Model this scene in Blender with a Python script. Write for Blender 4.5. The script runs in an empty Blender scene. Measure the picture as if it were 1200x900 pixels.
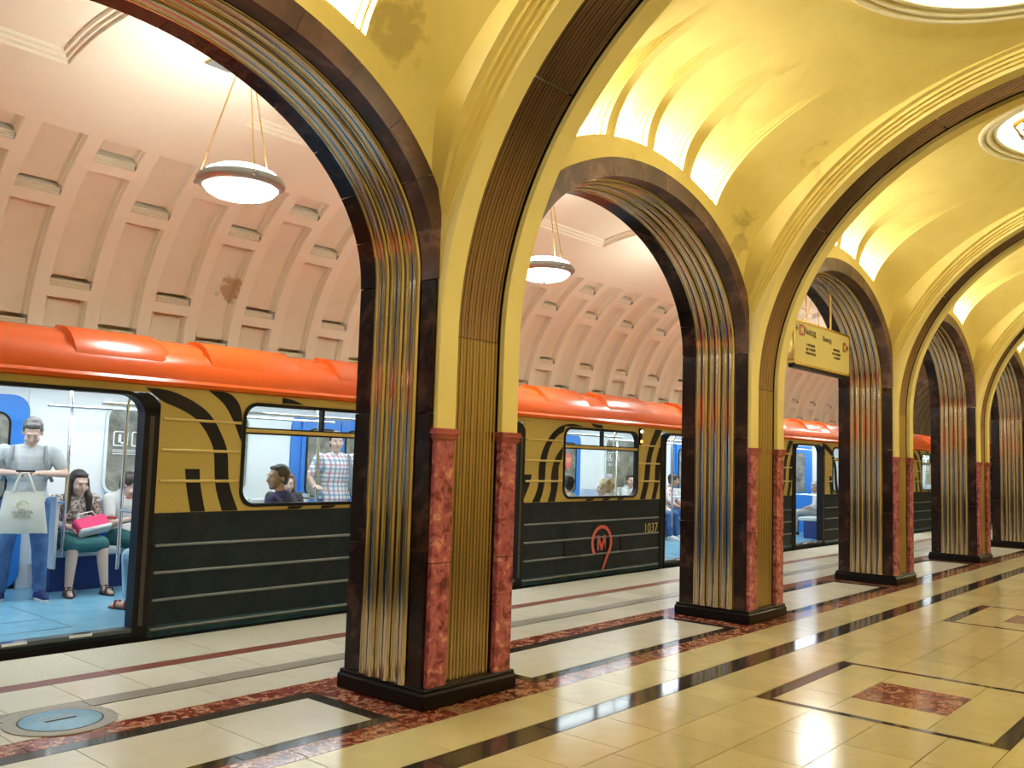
import bpy, bmesh, math, random
from mathutils import Vector, Matrix, Euler
random.seed(7)
SC = bpy.context.scene
COL = SC.collection
PI = math.pi
R = math.radians

# ------------------------------------------------------------------ camera
YAW, PIT, ROL = R(40.826), R(4.721), R(1.742)
fw = Vector((math.cos(YAW)*math.cos(PIT), math.sin(YAW)*math.cos(PIT), math.sin(PIT)))
rt = Vector((math.sin(YAW), -math.cos(YAW), 0))
up = rt.cross(fw)
r2 = rt*math.cos(ROL) + up*math.sin(ROL)
u2 = -rt*math.sin(ROL) + up*math.cos(ROL)
cam = bpy.data.cameras.new('camera'); camo = bpy.data.objects.new('camera', cam); COL.objects.link(camo)
cam.sensor_width = 36.0; cam.lens = 36.0*1050.3/1200.0; cam.clip_start = .05; cam.clip_end = 200
m3 = Matrix((r2, u2, -fw)).transposed()
camo.matrix_world = Matrix.Translation((-3.7646, -3.863, 1.5)) @ m3.to_4x4()
SC.camera = camo

# ------------------------------------------------------------------ world, exposure
w = bpy.data.worlds.new('world'); SC.world = w; w.use_nodes = True
bg = w.node_tree.nodes['Background']; bg.inputs[0].default_value = (1, .93, .82, 1); bg.inputs[1].default_value = .15
SC.view_settings.view_transform = 'Standard'
try: SC.view_settings.look = 'None'
except Exception: pass
SC.view_settings.gamma = 1; SC.view_settings.use_curve_mapping = False
SC.view_settings.exposure = 0.16
SC.cycles.use_denoising = True
SC.cycles.max_bounces = 8; SC.cycles.diffuse_bounces = 5; SC.cycles.glossy_bounces = 4
SC.cycles.transmission_bounces = 4; SC.cycles.transparent_max_bounces = 10
SC.cycles.sample_clamp_indirect = 6
SC.cycles.caustics_reflective = False; SC.cycles.caustics_refractive = False

# light strengths (the lamps' own builders read these)
L_HALL, L_COVE, L_PLAT, L_TRAIN = 235.0, 230.0, 50.0, 13.0
C_HALL, C_PLAT, C_TRAIN = (1, .93, .72), (.94, 1.0, .95), (.92, .98, 1.0)

# ------------------------------------------------------------------ helpers
class MB:
    def __init__(s): s.v = []; s.f = []
    def add(s, vs, fs):
        b = len(s.v); s.v += [tuple(a) for a in vs]; s.f += [tuple(i+b for i in q) for q in fs]; return s
    def box(s, x0, x1, y0, y1, z0, z1):
        return s.add([(x0,y0,z0),(x1,y0,z0),(x1,y1,z0),(x0,y1,z0),(x0,y0,z1),(x1,y0,z1),(x1,y1,z1),(x0,y1,z1)],
                     [(0,3,2,1),(4,5,6,7),(0,1,5,4),(1,2,6,5),(2,3,7,6),(3,0,4,7)])
    def bbox(s, x0, x1, y0, y1, z0, z1, b):          # box with chamfered edges
        bm = bmesh.new(); bmesh.ops.create_cube(bm, size=1)
        for v in bm.verts:
            v.co = ((x0+x1)/2+v.co.x*(x1-x0), (y0+y1)/2+v.co.y*(y1-y0), (z0+z1)/2+v.co.z*(z1-z0))
        bmesh.ops.bevel(bm, geom=bm.edges[:], offset=b, segments=1, affect='EDGES', profile=.5)
        return s.bm(bm)
    def bm(s, bm):
        bm.verts.index_update()
        s.add([v.co[:] for v in bm.verts], [[v.index for v in f.verts] for f in bm.faces]); bm.free(); return s
    def tube(s, pts, r, n=8, closed=False, cap=True):
        pts = [Vector(q) for q in pts]; N = len(pts)
        rr = r if isinstance(r, (list, tuple)) else [r]*N
        vs = []; prev = None
        for i, q in enumerate(pts):
            a = pts[(i-1) % N] if (closed or i > 0) else q
            b = pts[(i+1) % N] if (closed or i < N-1) else q
            t = (b-a).normalized()
            if prev is None:
                u = t.orthogonal().normalized()
            else:
                u = (prev - t*prev.dot(t)); u = u.normalized() if u.length > 1e-6 else t.orthogonal().normalized()
            prev = u; wv = t.cross(u)
            for k in range(n):
                a_ = 2*PI*k/n; vs.append(q + (u*math.cos(a_) + wv*math.sin(a_))*rr[i])
        fs = []
        for i in range(N if closed else N-1):
            j = (i+1) % N
            for k in range(n):
                fs.append((i*n+k, i*n+(k+1) % n, j*n+(k+1) % n, j*n+k))
        if cap and not closed:
            fs.append(tuple(range(n))[::-1]); fs.append(tuple((N-1)*n+k for k in range(n)))
        return s.add(vs, fs)
    def lathe(s, prof, n=24, c=(0,0,0), sx=1, sy=1):       # prof: (r, z)
        vs = []
        for (r, z) in prof:
            for k in range(n):
                a = 2*PI*k/n; vs.append((c[0]+r*math.cos(a)*sx, c[1]+r*math.sin(a)*sy, c[2]+z))
        fs = []
        for i in range(len(prof)-1):
            for k in range(n): fs.append((i*n+k, i*n+(k+1) % n, (i+1)*n+(k+1) % n, (i+1)*n+k))
        if prof[0][0] > 1e-5: fs.append(tuple(range(n))[::-1])
        if prof[-1][0] > 1e-5: fs.append(tuple((len(prof)-1)*n+k for k in range(n)))
        return s.add(vs, fs)
    def ball(s, c, r, n=10, m=7, sc=(1,1,1), rot=None):
        prof = [(math.sin(PI*i/m)*r, -math.cos(PI*i/m)*r) for i in range(m+1)]
        vs = []; fs = []
        for (rr, z) in prof:
            for k in range(n):
                a = 2*PI*k/n; q = Vector((rr*math.cos(a)*sc[0], rr*math.sin(a)*sc[1], z*sc[2]))
                if rot is not None: q = rot @ q
                vs.append(q + Vector(c))
        for i in range(m):
            for k in range(n): fs.append((i*n+k, i*n+(k+1) % n, (i+1)*n+(k+1) % n, (i+1)*n+k))
        return s.add(vs, fs)
    def cone(s, a, ra, b, rb, n=12):                        # tapered capsule
        s.ball(a, ra, n, 8); s.ball(b, rb, n, 8)
        return s.tube([a, b], [ra, rb], n)
    def prism(s, poly, y0, y1):                             # poly of (x, z), extruded in y
        n = len(poly)
        vs = [(x, y0, z) for x, z in poly] + [(x, y1, z) for x, z in poly]
        fs = [tuple(range(n)), tuple(range(n, 2*n))[::-1]] + [(i, i+n, (i+1) % n+n, (i+1) % n) for i in range(n)]
        return s.add(vs, fs)
    def ring(s, outer, inner, y0, y1):                      # plate with a hole; same point counts, (x, z)
        n = len(outer)
        vs = [(x, y0, z) for x, z in outer]+[(x, y0, z) for x, z in inner]+[(x, y1, z) for x, z in outer]+[(x, y1, z) for x, z in inner]
        fs = []
        for i in range(n):
            j = (i+1) % n
            fs += [(i, j, j+n, i+n), (i+2*n, i+3*n, j+3*n, j+2*n), (i, i+2*n, j+2*n, j), (i+n, j+n, j+3*n, i+3*n)]
        return s.add(vs, fs)
    def grid(s, P, flip=False):                             # P[i][j] points
        n = len(P); m = len(P[0])
        vs = [q for row in P for q in row]
        fs = []
        for i in range(n-1):
            for j in range(m-1):
                q = (i*m+j, i*m+j+1, (i+1)*m+j+1, (i+1)*m+j)
                fs.append(q[::-1] if flip else q)
        return s.add(vs, fs)
    def mesh(s, name, mat, off=(0,0,0), ang=35, weld=False):
        me = bpy.data.meshes.new(name)
        me.from_pydata([(a[0]-off[0], a[1]-off[1], a[2]-off[2]) for a in s.v], [], s.f)
        bm = bmesh.new(); bm.from_mesh(me)
        if weld: bmesh.ops.remove_doubles(bm, verts=bm.verts[:], dist=1e-5)
        bmesh.ops.dissolve_degenerate(bm, dist=1e-6, edges=bm.edges[:])
        bmesh.ops.recalc_face_normals(bm, faces=bm.faces[:]) if weld is not None else None
        for f in bm.faces: f.smooth = ang is not None
        bm.to_mesh(me); bm.free()
        if ang is not None: me.set_sharp_from_angle(angle=R(ang))
        if mat is not None: me.materials.append(mat)
        me.update()
        return me
    def build(s, name, mat, parent=None, ang=35, weld=False):
        off = wl(parent)
        return obj(name, s.mesh(name, mat, off, ang, weld), parent)

def wl(o):
    v = Vector((0,0,0))
    while o is not None: v = v + o.location; o = o.parent
    return v
def obj(name, me, parent=None):
    o = bpy.data.objects.new(name, me); COL.objects.link(o); o.parent = parent
    return o
def empty(name, loc=(0,0,0), parent=None):
    o = bpy.data.objects.new(name, None); COL.objects.link(o); o.location = loc; o.empty_display_size = .2
    o.parent = parent
    return o
def tag(o, label=None, cat=None, group=None, kind=None):
    if label: o['label'] = label
    if cat: o['category'] = cat
    if group: o['group'] = group
    if kind: o['kind'] = kind
    return o
def copy_tree(o, parent=None):
    c = o.copy(); COL.objects.link(c); c.parent = parent
    for ch in list(o.children): copy_tree(ch, c)
    return c

# ------------------------------------------------------------------ materials
MATS = {}
def M(name, col, rough=.5, metal=0, spec=.5, emit=None, es=0, noise=None, bump=None, ramp=None, coat=0, rnd=0, scale3=None, trans=0):
    """noise: (scale, second colour, contrast); bump: (scale, strength); ramp: list of (pos, colour) on noise"""
    m = bpy.data.materials.new(name); m.use_nodes = True; nt = m.node_tree; N = nt.nodes; Lk = nt.links
    b = N['Principled BSDF']
    b.inputs['Base Color'].default_value = (*col, 1); b.inputs['Roughness'].default_value = rough
    b.inputs['Metallic'].default_value = metal; b.inputs['Specular IOR Level'].default_value = spec
    if coat: b.inputs['Coat Weight'].default_value = coat; b.inputs['Coat Roughness'].default_value = .08
    if emit: b.inputs['Emission Color'].default_value = (*emit, 1); b.inputs['Emission Strength'].default_value = es
    out = None
    geo = N.new('ShaderNodeNewGeometry'); pos = geo.outputs['Position']
    if scale3:
        vm = N.new('ShaderNodeVectorMath'); vm.operation = 'MULTIPLY'; Lk.new(pos, vm.inputs[0]); vm.inputs[1].default_value = scale3; pos = vm.outputs[0]
    if noise or ramp:
        nz = N.new('ShaderNodeTexNoise'); nz.inputs['Scale'].default_value = noise[0]; nz.inputs['Detail'].default_value = 7
        nz.inputs['Roughness'].default_value = .62; nz.inputs['Distortion'].default_value = noise[3] if len(noise) > 3 else .4
        Lk.new(pos, nz.inputs['Vector'])
        cr = N.new('ShaderNodeValToRGB'); Lk.new(nz.outputs['Fac'], cr.inputs[0])
        if ramp:
            els = cr.color_ramp.elements
            while len(els) < len(ramp): els.new(.5)
            for e, (p_, c_) in zip(els, ramp): e.position = p_; e.color = (*c_, 1)
        else:
            k = noise[2]; cr.color_ramp.elements[0].position = .5-k; cr.color_ramp.elements[1].position = .5+k
            cr.color_ramp.elements[0].color = (*col, 1); cr.color_ramp.elements[1].color = (*noise[1], 1)
        out = cr.outputs[0]
    if rnd:
        oi = N.new('ShaderNodeObjectInfo'); mr = N.new('ShaderNodeMapRange'); Lk.new(oi.outputs['Random'], mr.inputs[0])
        mr.inputs[3].default_value = 1-rnd; mr.inputs[4].default_value = 1+rnd
        mx = N.new('ShaderNodeVectorMath'); mx.operation = 'SCALE'
        if out is not None: Lk.new(out, mx.inputs[0])
        else: mx.inputs[0].default_value = col
        Lk.new(mr.outputs[0], mx.inputs['Scale']); out = mx.outputs[0]
    if out is not None: Lk.new(out, b.inputs['Base Color'])
    if bump:
        nb = N.new('ShaderNodeTexNoise'); nb.inputs['Scale'].default_value = bump[0]; nb.inputs['Detail'].default_value = 4
        Lk.new(pos, nb.inputs['Vector'])
        bp = N.new('ShaderNodeBump'); bp.inputs['Strength'].default_value = bump[1]; bp.inputs['Distance'].default_value = .02
        Lk.new(nb.outputs['Fac'], bp.inputs['Height']); Lk.new(bp.outputs[0], b.inputs['Normal'])
    MATS[name] = m
    return m
def glass(name, tint, gloss=.12):
    m = bpy.data.materials.new(name); m.use_nodes = True; nt = m.node_tree; N = nt.nodes; Lk = nt.links
    N.remove(N['Principled BSDF'])
    t = N.new('ShaderNodeBsdfTransparent'); t.inputs[0].default_value = (*tint, 1)
    g = N.new('ShaderNodeBsdfGlossy'); g.inputs['Roughness'].default_value = .03
    lw = N.new('ShaderNodeLayerWeight'); lw.inputs[0].default_value = .5; pw = N.new('ShaderNodeMath'); pw.operation = 'POWER'; Lk.new(lw.outputs['Facing'], pw.inputs[0]); pw.inputs[1].default_value = 4; fr = N.new('ShaderNodeMath'); fr.operation = 'MULTIPLY_ADD'; Lk.new(pw.outputs[0], fr.inputs[0]); fr.inputs[1].default_value = .4; fr.inputs[2].default_value = .03
    mx = N.new('ShaderNodeMixShader'); Lk.new(fr.outputs[0], mx.inputs[0]); Lk.new(t.outputs[0], mx.inputs[1]); Lk.new(g.outputs[0], mx.inputs[2])
    Lk.new(mx.outputs[0], N['Material Output'].inputs[0]); return m
def emis(name, col, st):
    m = bpy.data.materials.new(name); m.use_nodes = True; nt = m.node_tree; N = nt.nodes
    N.remove(N['Principled BSDF']); e = N.new('ShaderNodeEmission'); e.inputs[0].default_value = (*col, 1); e.inputs[1].default_value = st
    nt.links.new(e.outputs[0], N['Material Output'].inputs[0]); return m

m_yel = M('hall_plaster', (.84,.69,.23), .55, noise=(1.7,0,0,.6), ramp=[(.26,(.50,.38,.13)),(.36,(.80,.65,.21)),(.55,(.85,.70,.24)),(.75,(.88,.74,.29))], bump=(30,.05))
m_yel2 = M('hall_plaster_smooth', (.91,.78,.34), .45, noise=(1.5, (.89,.75,.30), .2))
m_cove = M('cove_plaster', (.88,.82,.58), .6)
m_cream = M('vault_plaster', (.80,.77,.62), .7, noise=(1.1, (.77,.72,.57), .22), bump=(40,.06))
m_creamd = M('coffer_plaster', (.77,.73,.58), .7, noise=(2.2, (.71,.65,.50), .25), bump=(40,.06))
m_stain = M('stain', (.30,.17,.06), .8, noise=(9, (.62,.44,.22), .12))
m_steel = M('steel', (.66,.56,.44), .13, 1, noise=(2, (.56,.47,.36), .2), scale3=(5,5,.6))
m_steel2 = M('steel_rib', (.40,.28,.27), .2, 1, noise=(3, (.31,.21,.20), .2), scale3=(6,.7,.7))
m_brown_lit = M('brown_marble_lit', (.035,.016,.011), .34, 0, .35, noise=(3,), ramp=[(.30,(.030,.015,.014)),(.52,(.085,.042,.038)),(.60,(.17,.10,.085)),(.66,(.075,.038,.034))], rnd=.25)  # lit tone of the brown stone, hall light put into its colour
m_brown_shade = M('brown_marble_shade', (.03,.015,.012), .22, 0, .2, noise=(3,), ramp=[(.30,(.006,.003,.003)),(.52,(.016,.007,.005)),(.61,(.05,.024,.018)),(.66,(.014,.006,.005))], rnd=.25)  # same brown stone, colour darkened to stand for its unlit faces
m_black = M('black_granite', (.004,.003,.003), .35, 0, .10, noise=(40,(.010,.007,.007),.15))
m_red = M('red_marble', (.40,.10,.10), .22, noise=(13,0,0,.9), ramp=[(.30,(.05,.015,.015)),(.40,(.20,.04,.06)),(.50,(.38,.095,.15)),(.58,(.42,.12,.17)),(.64,(.66,.30,.25)),(.69,(.34,.085,.13))])
m_redcap = M('red_marble_cap', (.30,.06,.075), .25, noise=(10,(.44,.11,.13),.2))
m_tile_hall_lit = M('cream_tile_hall_lit', (.70,.64,.38), .16, 0, .5, noise=(2.6, (.60,.52,.28), .22, .8), rnd=.09)  # same slab as on the platform, yellow hall light mixed into the colour
m_tile_plat_lit = M('cream_tile_plat_lit', (.67,.65,.57), .2, 0, .5, noise=(2.6, (.60,.57,.47), .22, .8), rnd=.06)  # same slab as in the hall, coloured as neutral platform light shows it
m_gran = M('granite_slab', (.50,.48,.40), .5, 0, .4, noise=(60, (.36,.34,.27), .15), rnd=.05)
m_fdark = M('dark_strip', (.024,.021,.019), .09, 0, .55, noise=(6,(.06,.048,.038),.18), rnd=.2)
m_fred = M('red_strip', (.15,.038,.025), .35, 0, .5, noise=(50,(.22,.07,.05),.18), rnd=.1)
m_fmot = M('mottled_red', (.3,.08,.05), .13, 0, .5, noise=(10,0,0,1.4), ramp=[(.36,(.13,.018,.012)),(.51,(.25,.05,.03)),(.56,(.55,.40,.26)),(.60,(.27,.07,.045))])
m_fgrey = M('grey_strip', (.27,.25,.21), .32, 0, .5, noise=(60,(.20,.18,.15),.18), rnd=.06)
m_grout = M('grout', (.10,.08,.05), .7)
m_conc = M('concrete', (.09,.085,.08), .9)
m_gold = M('gold_paint', (.52,.40,.11), .38, .1, .5, noise=(60,(.58,.45,.14),.2))
m_gold2 = M('gold_rib', (.62,.48,.16), .35, .15)
m_strip = M('charcoal_stripe', (.012,.011,.013), .45, 0, .2)
m_blk = M('black_paint', (.008,.014,.021), .42, .0, .14, noise=(5,(.018,.028,.038),.2), bump=(25,.03))
m_ridge = M('grey_ridge', (.17,.19,.21), .35)
m_rubber = M('rubber', (.008,.007,.008), .45, 0, .2)
m_roof = M('red_roof', (.62,.085,.004), .26, 0, .4, coat=.10)
m_chrome = M('chrome', (.82,.84,.86), .12, 1)
m_white = M('white_panel', (.74,.78,.79), .35)
m_blue = M('blue_paint', (.03,.20,.62), .3)
m_navy = M('navy_panel', (.015,.035,.17), .4)
m_cush = M('seat_cushion', (.55,.58,.58), .7)
m_tfloor = M('train_floor', (.14,.36,.52), .25, noise=(5,(.22,.47,.62),.2))
m_tdark = M('dark_wall', (.05,.05,.05), .8, noise=(3,(.16,.16,.15),.2))
m_glass = glass('clear_glass', (.93,.96,.96)); m_glassd = glass('smoked_glass', (.45,.48,.48))
m_logo = M('logo_red', (.62,.11,.09), .5); m_num = M('number_gold', (.62,.5,.2), .4)
m_e_hall = emis('lamp_globe', C_HALL, L_HALL); m_e_cove = emis('cove_tube', (1,.97,.84), L_COVE)
m_e_plat = emis('bowl_glow', C_PLAT, L_PLAT); m_e_train = emis('train_light', C_TRAIN, L_TRAIN)
m_brass = M('brass', (.75,.52,.16), .25, 1)
m_signp = M('sign_panel', (.78,.68,.30), .12, 0, .6); m_ink = M('sign_ink', (.06,.04,.015), .5); m_signr = M('sign_red', (.35,.06,.03), .5)
m_manblue = M('manhole_blue', (.13,.27,.40), .45, .2, noise=(40,(.2,.36,.5),.2)); m_manring = M('manhole_ring', (.2,.19,.16), .5, noise=(40,(.28,.26,.22),.2))
def stain(m, spots, col):
    """water stains with their own ragged outline at given places on the plaster"""
    nt = m.node_tree; N = nt.nodes; L = nt.links; b = N['Principled BSDF']; src = b.inputs['Base Color'].links[0].from_socket
    geo = N.new('ShaderNodeNewGeometry'); nz = N.new('ShaderNodeTexNoise'); nz.inputs['Scale'].default_value = 11; nz.inputs['Detail'].default_value = 6; L.new(geo.outputs['Position'], nz.inputs['Vector'])
    for c, r, k in spots:
        di = N.new('ShaderNodeVectorMath'); di.operation = 'DISTANCE'; L.new(geo.outputs['Position'], di.inputs[0]); di.inputs[1].default_value = c
        a = N.new('ShaderNodeMath'); a.operation = 'MULTIPLY_ADD'; L.new(nz.outputs['Fac'], a.inputs[0]); a.inputs[1].default_value = -r*2.2; L.new(di.outputs['Value'], a.inputs[2])
        mr = N.new('ShaderNodeMapRange'); L.new(a.outputs[0], mr.inputs[0]); mr.inputs[1].default_value = -r*.45; mr.inputs[2].default_value = -r*.05; mr.inputs[3].default_value = k; mr.inputs[4].default_value = 0
        mx = N.new('ShaderNodeMix'); mx.data_type = 'RGBA'; L.new(mr.outputs[0], mx.inputs[0]); L.new(src, mx.inputs[6]); mx.inputs[7].default_value = (*col, 1); src = mx.outputs[2]
    L.new(src, b.inputs['Base Color'])
stain(m_creamd, [((2.41, 6.25, 3.55), .20, .75), ((3.10, 6.15, 3.70), .10, .5)], (.36, .20, .07))
stain(m_yel, [((4.02, .06, 3.86), .16, .5), ((4.05, .08, 3.62), .12, .4), ((-.40, .05, 4.0), .2, .45)], (.34, .25, .08))
# ================================================================== the setting
PT = 4.215                                    # pillar pitch
PCX, PCY = .4235, .405                        # first pillar's base centre
BC = PCX + PT/2                               # first bay's centre
AA, AB, AZ = 1.709, 1.22, 2.585               # arcade arch: half span, rise, springing height
YC = -2.98                                    # hall centre line
RA, RB, RZ = 3.0, 2.62, 2.25                  # transverse rib ellipse
NB0, NB1 = -2, 6                              # bays

# ---------------------------------------------------------------- floor
floor = MB().box(-9, 34, -6.2, 2.88, -.30, -.018).build('floor', m_grout, None, None)
tag(floor, 'polished marble floor with cream slabs, dark bands and red inlays', 'floor', kind='structure')
UNIT = {}
def unit(mat):
    if mat.name not in UNIT:
        UNIT[mat.name] = MB().box(-.5, .5, -.5, .5, -.02, 0).mesh('stone_slab', mat, ang=None)
    return UNIT[mat.name]
TILES = []
def tile(x0, x1, y0, y1, mat, name='floor_slab'):
    if x1-x0 > .03 and y1-y0 > .008: TILES.append((x0, x1, y0, y1, mat, name))
def row(y0, y1, mat, pitch, x0, x1, off=0., name='floor_slab', skip=()):
    k = math.floor((x0-off)/pitch)
    x = off+k*pitch
    while x < x1:
        a, b = x, x+pitch; bad = False
        for s0, s1 in skip:
            if a >= s0-.01 and b <= s1+.01: bad = True
            elif a < s0 < b and b <= s1: b = s0
            elif a < s1 < b and a >= s0: a = s1
            elif a < s0 and b > s1: tile(a, s0, y0, y1, mat, name); a = s1
        if not bad: tile(a, b, y0, y1, mat, name)
        x += pitch
row(2.17, 2.88, m_gran, .843, -3, 22)
row(2.03, 2.17, m_fred, .843, -3, 22, 0, 'floor_strip')
row(1.56, 2.03, m_tile_plat_lit, .4215, -3, 22)
row(1.41, 1.56, m_fgrey, .843, -3, 22, .4, 'floor_strip')
row(1.02, 1.395, m_tile_plat_lit, .602, -3, 22, -.05)
row(.83, 1.02, m_fmot, .602, -3, 22, -.05, 'floor_strip')
row(-.59, -.17, m_tile_hall_lit, .602, -2.6, 22, .25)
row(-.78, -.59, m_fdark, .843, -2.6, 22, .3, 'floor_strip')
row(-1.19, -.78, m_tile_hall_lit, .4215, -2.2, 22, .30)
HR = .77
ros = [(BC+.07-HR+PT*k, BC+.07+HR+PT*k) for k in range(-1, 5)]
for y0, y1 in ((-1.585, -1.19), (-1.98, -1.585), (-2.375, -1.98), (-2.68, -2.375)):
    row(y0, y1, m_tile_hall_lit, .5269, -1.6, 20, BC+.07+HR, skip=ros)
row(-3.28, -2.68, m_tile_hall_lit, .602, -1, 20)
for k in range(-1, 5):
    bx = BC + PT*k; l, r = bx-1.497, bx+1.497
    for j in range(3):
        w = (r-l)/3
        tile(l+j*w, l+(j+1)*w, .715, .83, m_fdark, 'floor_strip'); tile(l+j*w, l+(j+1)*w, .01, .11, m_fdark, 'floor_strip')
    tile(l, l+.1, .11, .715, m_fdark, 'floor_strip'); tile(r-.1, r, .11, .715, m_fdark, 'floor_strip')
    w = (r-l-.2)/4
    for j in range(4): tile(l+.1+j*w, l+.1+(j+1)*w, .11, .715, m_tile_plat_lit)
    for j in range(4):
        w = (r-l)/4; tile(l+j*w, l+(j+1)*w, -.17, .01, m_fmot, 'floor_strip')
    tile(r, r+.61, -.17, .83, m_fmot); tile(r+.61, r+1.221, -.17, .83, m_fmot)
    cx = bx+.07; yo0, yo1 = -2.68, -1.20
    tile(cx-HR, cx+HR, yo1-.095, yo1, m_fdark, 'floor_strip'); tile(cx-HR, cx+HR, yo0, yo0+.095, m_fdark, 'floor_strip')
    tile(cx-HR, cx-HR+.06, yo0+.095, yo1-.095, m_fdark, 'floor_strip'); tile(cx+HR-.06, cx+HR, yo0+.095, yo1-.095, m_fdark, 'floor_strip')
    xs = [cx-HR+.06, cx-.295, cx+.295, cx+HR-.06]; ys = [yo0+.095, (yo0+yo1)/2-.295, (yo0+yo1)/2+.295, yo1-.095]
    for i in range(3):
        for j in range(3): tile(xs[i], xs[i+1], ys[j], ys[j+1], m_fmot if i == j == 1 else m_tile_hall_lit)
CX, CY = -3.76, -3.86
TILES.sort(key=lambda t: ((t[0]+t[1])/2-CX)**2 + ((t[2]+t[3])/2-CY)**2 + (400 if t[1] < -2.1 else 0))
NMAX = {'floor_slab': 285, 'floor_strip': 190}; cnt = {'floor_slab': 0, 'floor_strip': 0}; rest = {}
G = .003
for (x0, x1, y0, y1, mat, nm) in TILES:
    if cnt[nm] < NMAX[nm]:
        cnt[nm] += 1
        o = obj(nm, unit(mat), floor); o.location = ((x0+x1)/2, (y0+y1)/2, 0); o.scale = (x1-x0-2*G, y1-y0-2*G, 1)
    else:
        rest.setdefault(mat.name, (mat, MB()))[1].box(x0+G, x1-G, y0+G, y1-G, -.02, 0)
for nm, (mat, mb) in rest.items():
    o = mb.build('far_floor_stone', mat, floor, None); o['kind'] = 'stuff'
# platform edge wall and track bed
o = MB().box(-9, 34, 2.83, 2.88, -1.3, -.3).box(-9, 34, 2.83, 6.6, -1.35, -1.3).build('trim_1', m_conc, None, None)
tag(o, 'dark concrete track trench below the platform edge', 'trench', kind='structure')

# ---------------------------------------------------------------- fluted steel profile: (v 0..1, height)
def flutes(n, w_, hc, hv):
    pr = []
    for k in range(n):
        b = k/n; s = 1.0/n
        for i in range(25):                                  # convex roll with fine reeds
            a = PI*i/24; pr.append((b+s*(.03+.44*(.5-.5*math.cos(a))), hc*math.sin(a)**.8+.004-(hc*.06 if i % 4 == 0 else 0)))
        g_ = -.012 if n < 5 else -.006
        pr += [(b+s*.482, g_), (b+s*.518, g_), (b+s*.53, hv), (b+s*.57, hv)]
        for i in range(7):                                   # concave cove
            a = PI*i/6; pr.append((b+s*(.58+.32*(.5-.5*math.cos(a))), hv*(1-.85*math.sin(a))))
        pr += [(b+s*.92, hv), (b+s*.95, hv), (b+s*.962, g_), (b+s*.998, g_)]
    return pr
FL = flutes(3, 1, .034, .020)

# ---------------------------------------------------------------- pillars (first one; copies follow)
def make_pillar():
    root = empty('arch_pillar', (PCX, PCY, 0))
    MB().bbox(0, .847, 0, .81, 0, .098, .012).bbox(.012, .835, .012, .798, .094, .122, .008).build('plinth', m_black, root, 30)
    MB().box(.045, .802, .115, .75, .11, 2.6).build('core', m_brown_lit, root, None)
    for s in (0, 1):
        def fx(x): return .847-x if s else x
        zs = [.122, .93, 1.76, 2.583]
        for j in range(3):
            z0, z1 = zs[j]+.002, zs[j+1]-.002
            for (ya, yb) in ((.055, .18), (.61, .766)):
                x0, x1 = sorted((fx(.025), fx(.06)))
                MB().bbox(x0, x1, ya, yb, z0, z1, .003).build('marble_slab', m_brown_shade, root, 30)
        P = [[(fx(.035-h), .18+.43*v, z) for (v, h) in [(0, 0)]+FL+[(1, 0)]] for z in (.122, 2.585)]
        MB().grid(P).build('steel_cladding', m_steel, root, 50)
        x0, x1 = sorted((fx(.05), fx(.206)))
        for z0, z1 in ((.122, .853), (.857, 1.602)):
            MB().bbox(x0, x1, .02, .112, z0, z1, .004).build('red_marble_slab', m_red, root, 30)
        c = MB()
        for z0, z1, e in ((1.600, 1.612, .010), (1.612, 1.620, .018), (1.620, 1.632, .012), (1.632, 1.652, .024), (1.652, 1.657, .015), (1.657, 1.667, .021)):
            c.box(x0-e, x1+e*.7, .02-e, .115, z0, z1) if not s else c.box(x0-e*.7, x1+e, .02-e, .115, z0, z1)
        c.build('impost_cap', m_redcap, root, None)
        MB().box(x0, x1, .02, .30, 1.667, RZ).build('plaster_strip', m_yel2, root, None)
        x0, x1 = sorted((fx(.206), fx(.216)))
        MB().box(x0, x1, .058, .112, .122, RZ).build('steel_edge', m_black, root, None)
    FH = flutes(7, 1, .010, .008)
    P = [[(.216+.415*v, .074-h, z) for (v, h) in [(0, 0)]+FH+[(1, 0)]] for z in (.122, RZ)]
    MB().grid(P, True).build('hall_steel_strip', m_steel2b, root, 50)
    return root
m_steel2b = M('steel_hall_face', (.50,.38,.25), .22, 1, noise=(3, (.38,.28,.18), .2), scale3=(8,8,.7))
PL = {-1: 'fluted steel and red marble pillar on the other side of the manhole cover',
      0: 'fluted steel and red marble pillar nearest the round blue manhole cover',
      1: 'fluted steel and red marble pillar beside train number 1037',
      2: 'fluted steel and red marble pillar just past the hanging sign',
      3: 'fluted steel pillar next beyond the one past the hanging sign',
      4: 'fluted steel pillar second beyond the one past the hanging sign',
      5: 'fluted steel pillar third beyond the one past the hanging sign'}
pil = make_pillar(); PILLARS = {0: pil}
tag(pil, PL[0], 'pillar', 'pillars of the arcade')
for k in (-1, 1, 2, 3, 4, 5):
    c = copy_tree(pil); c.location.x = PCX+PT*k; tag(c, PL[k], 'pillar', 'pillars of the arcade')

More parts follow.
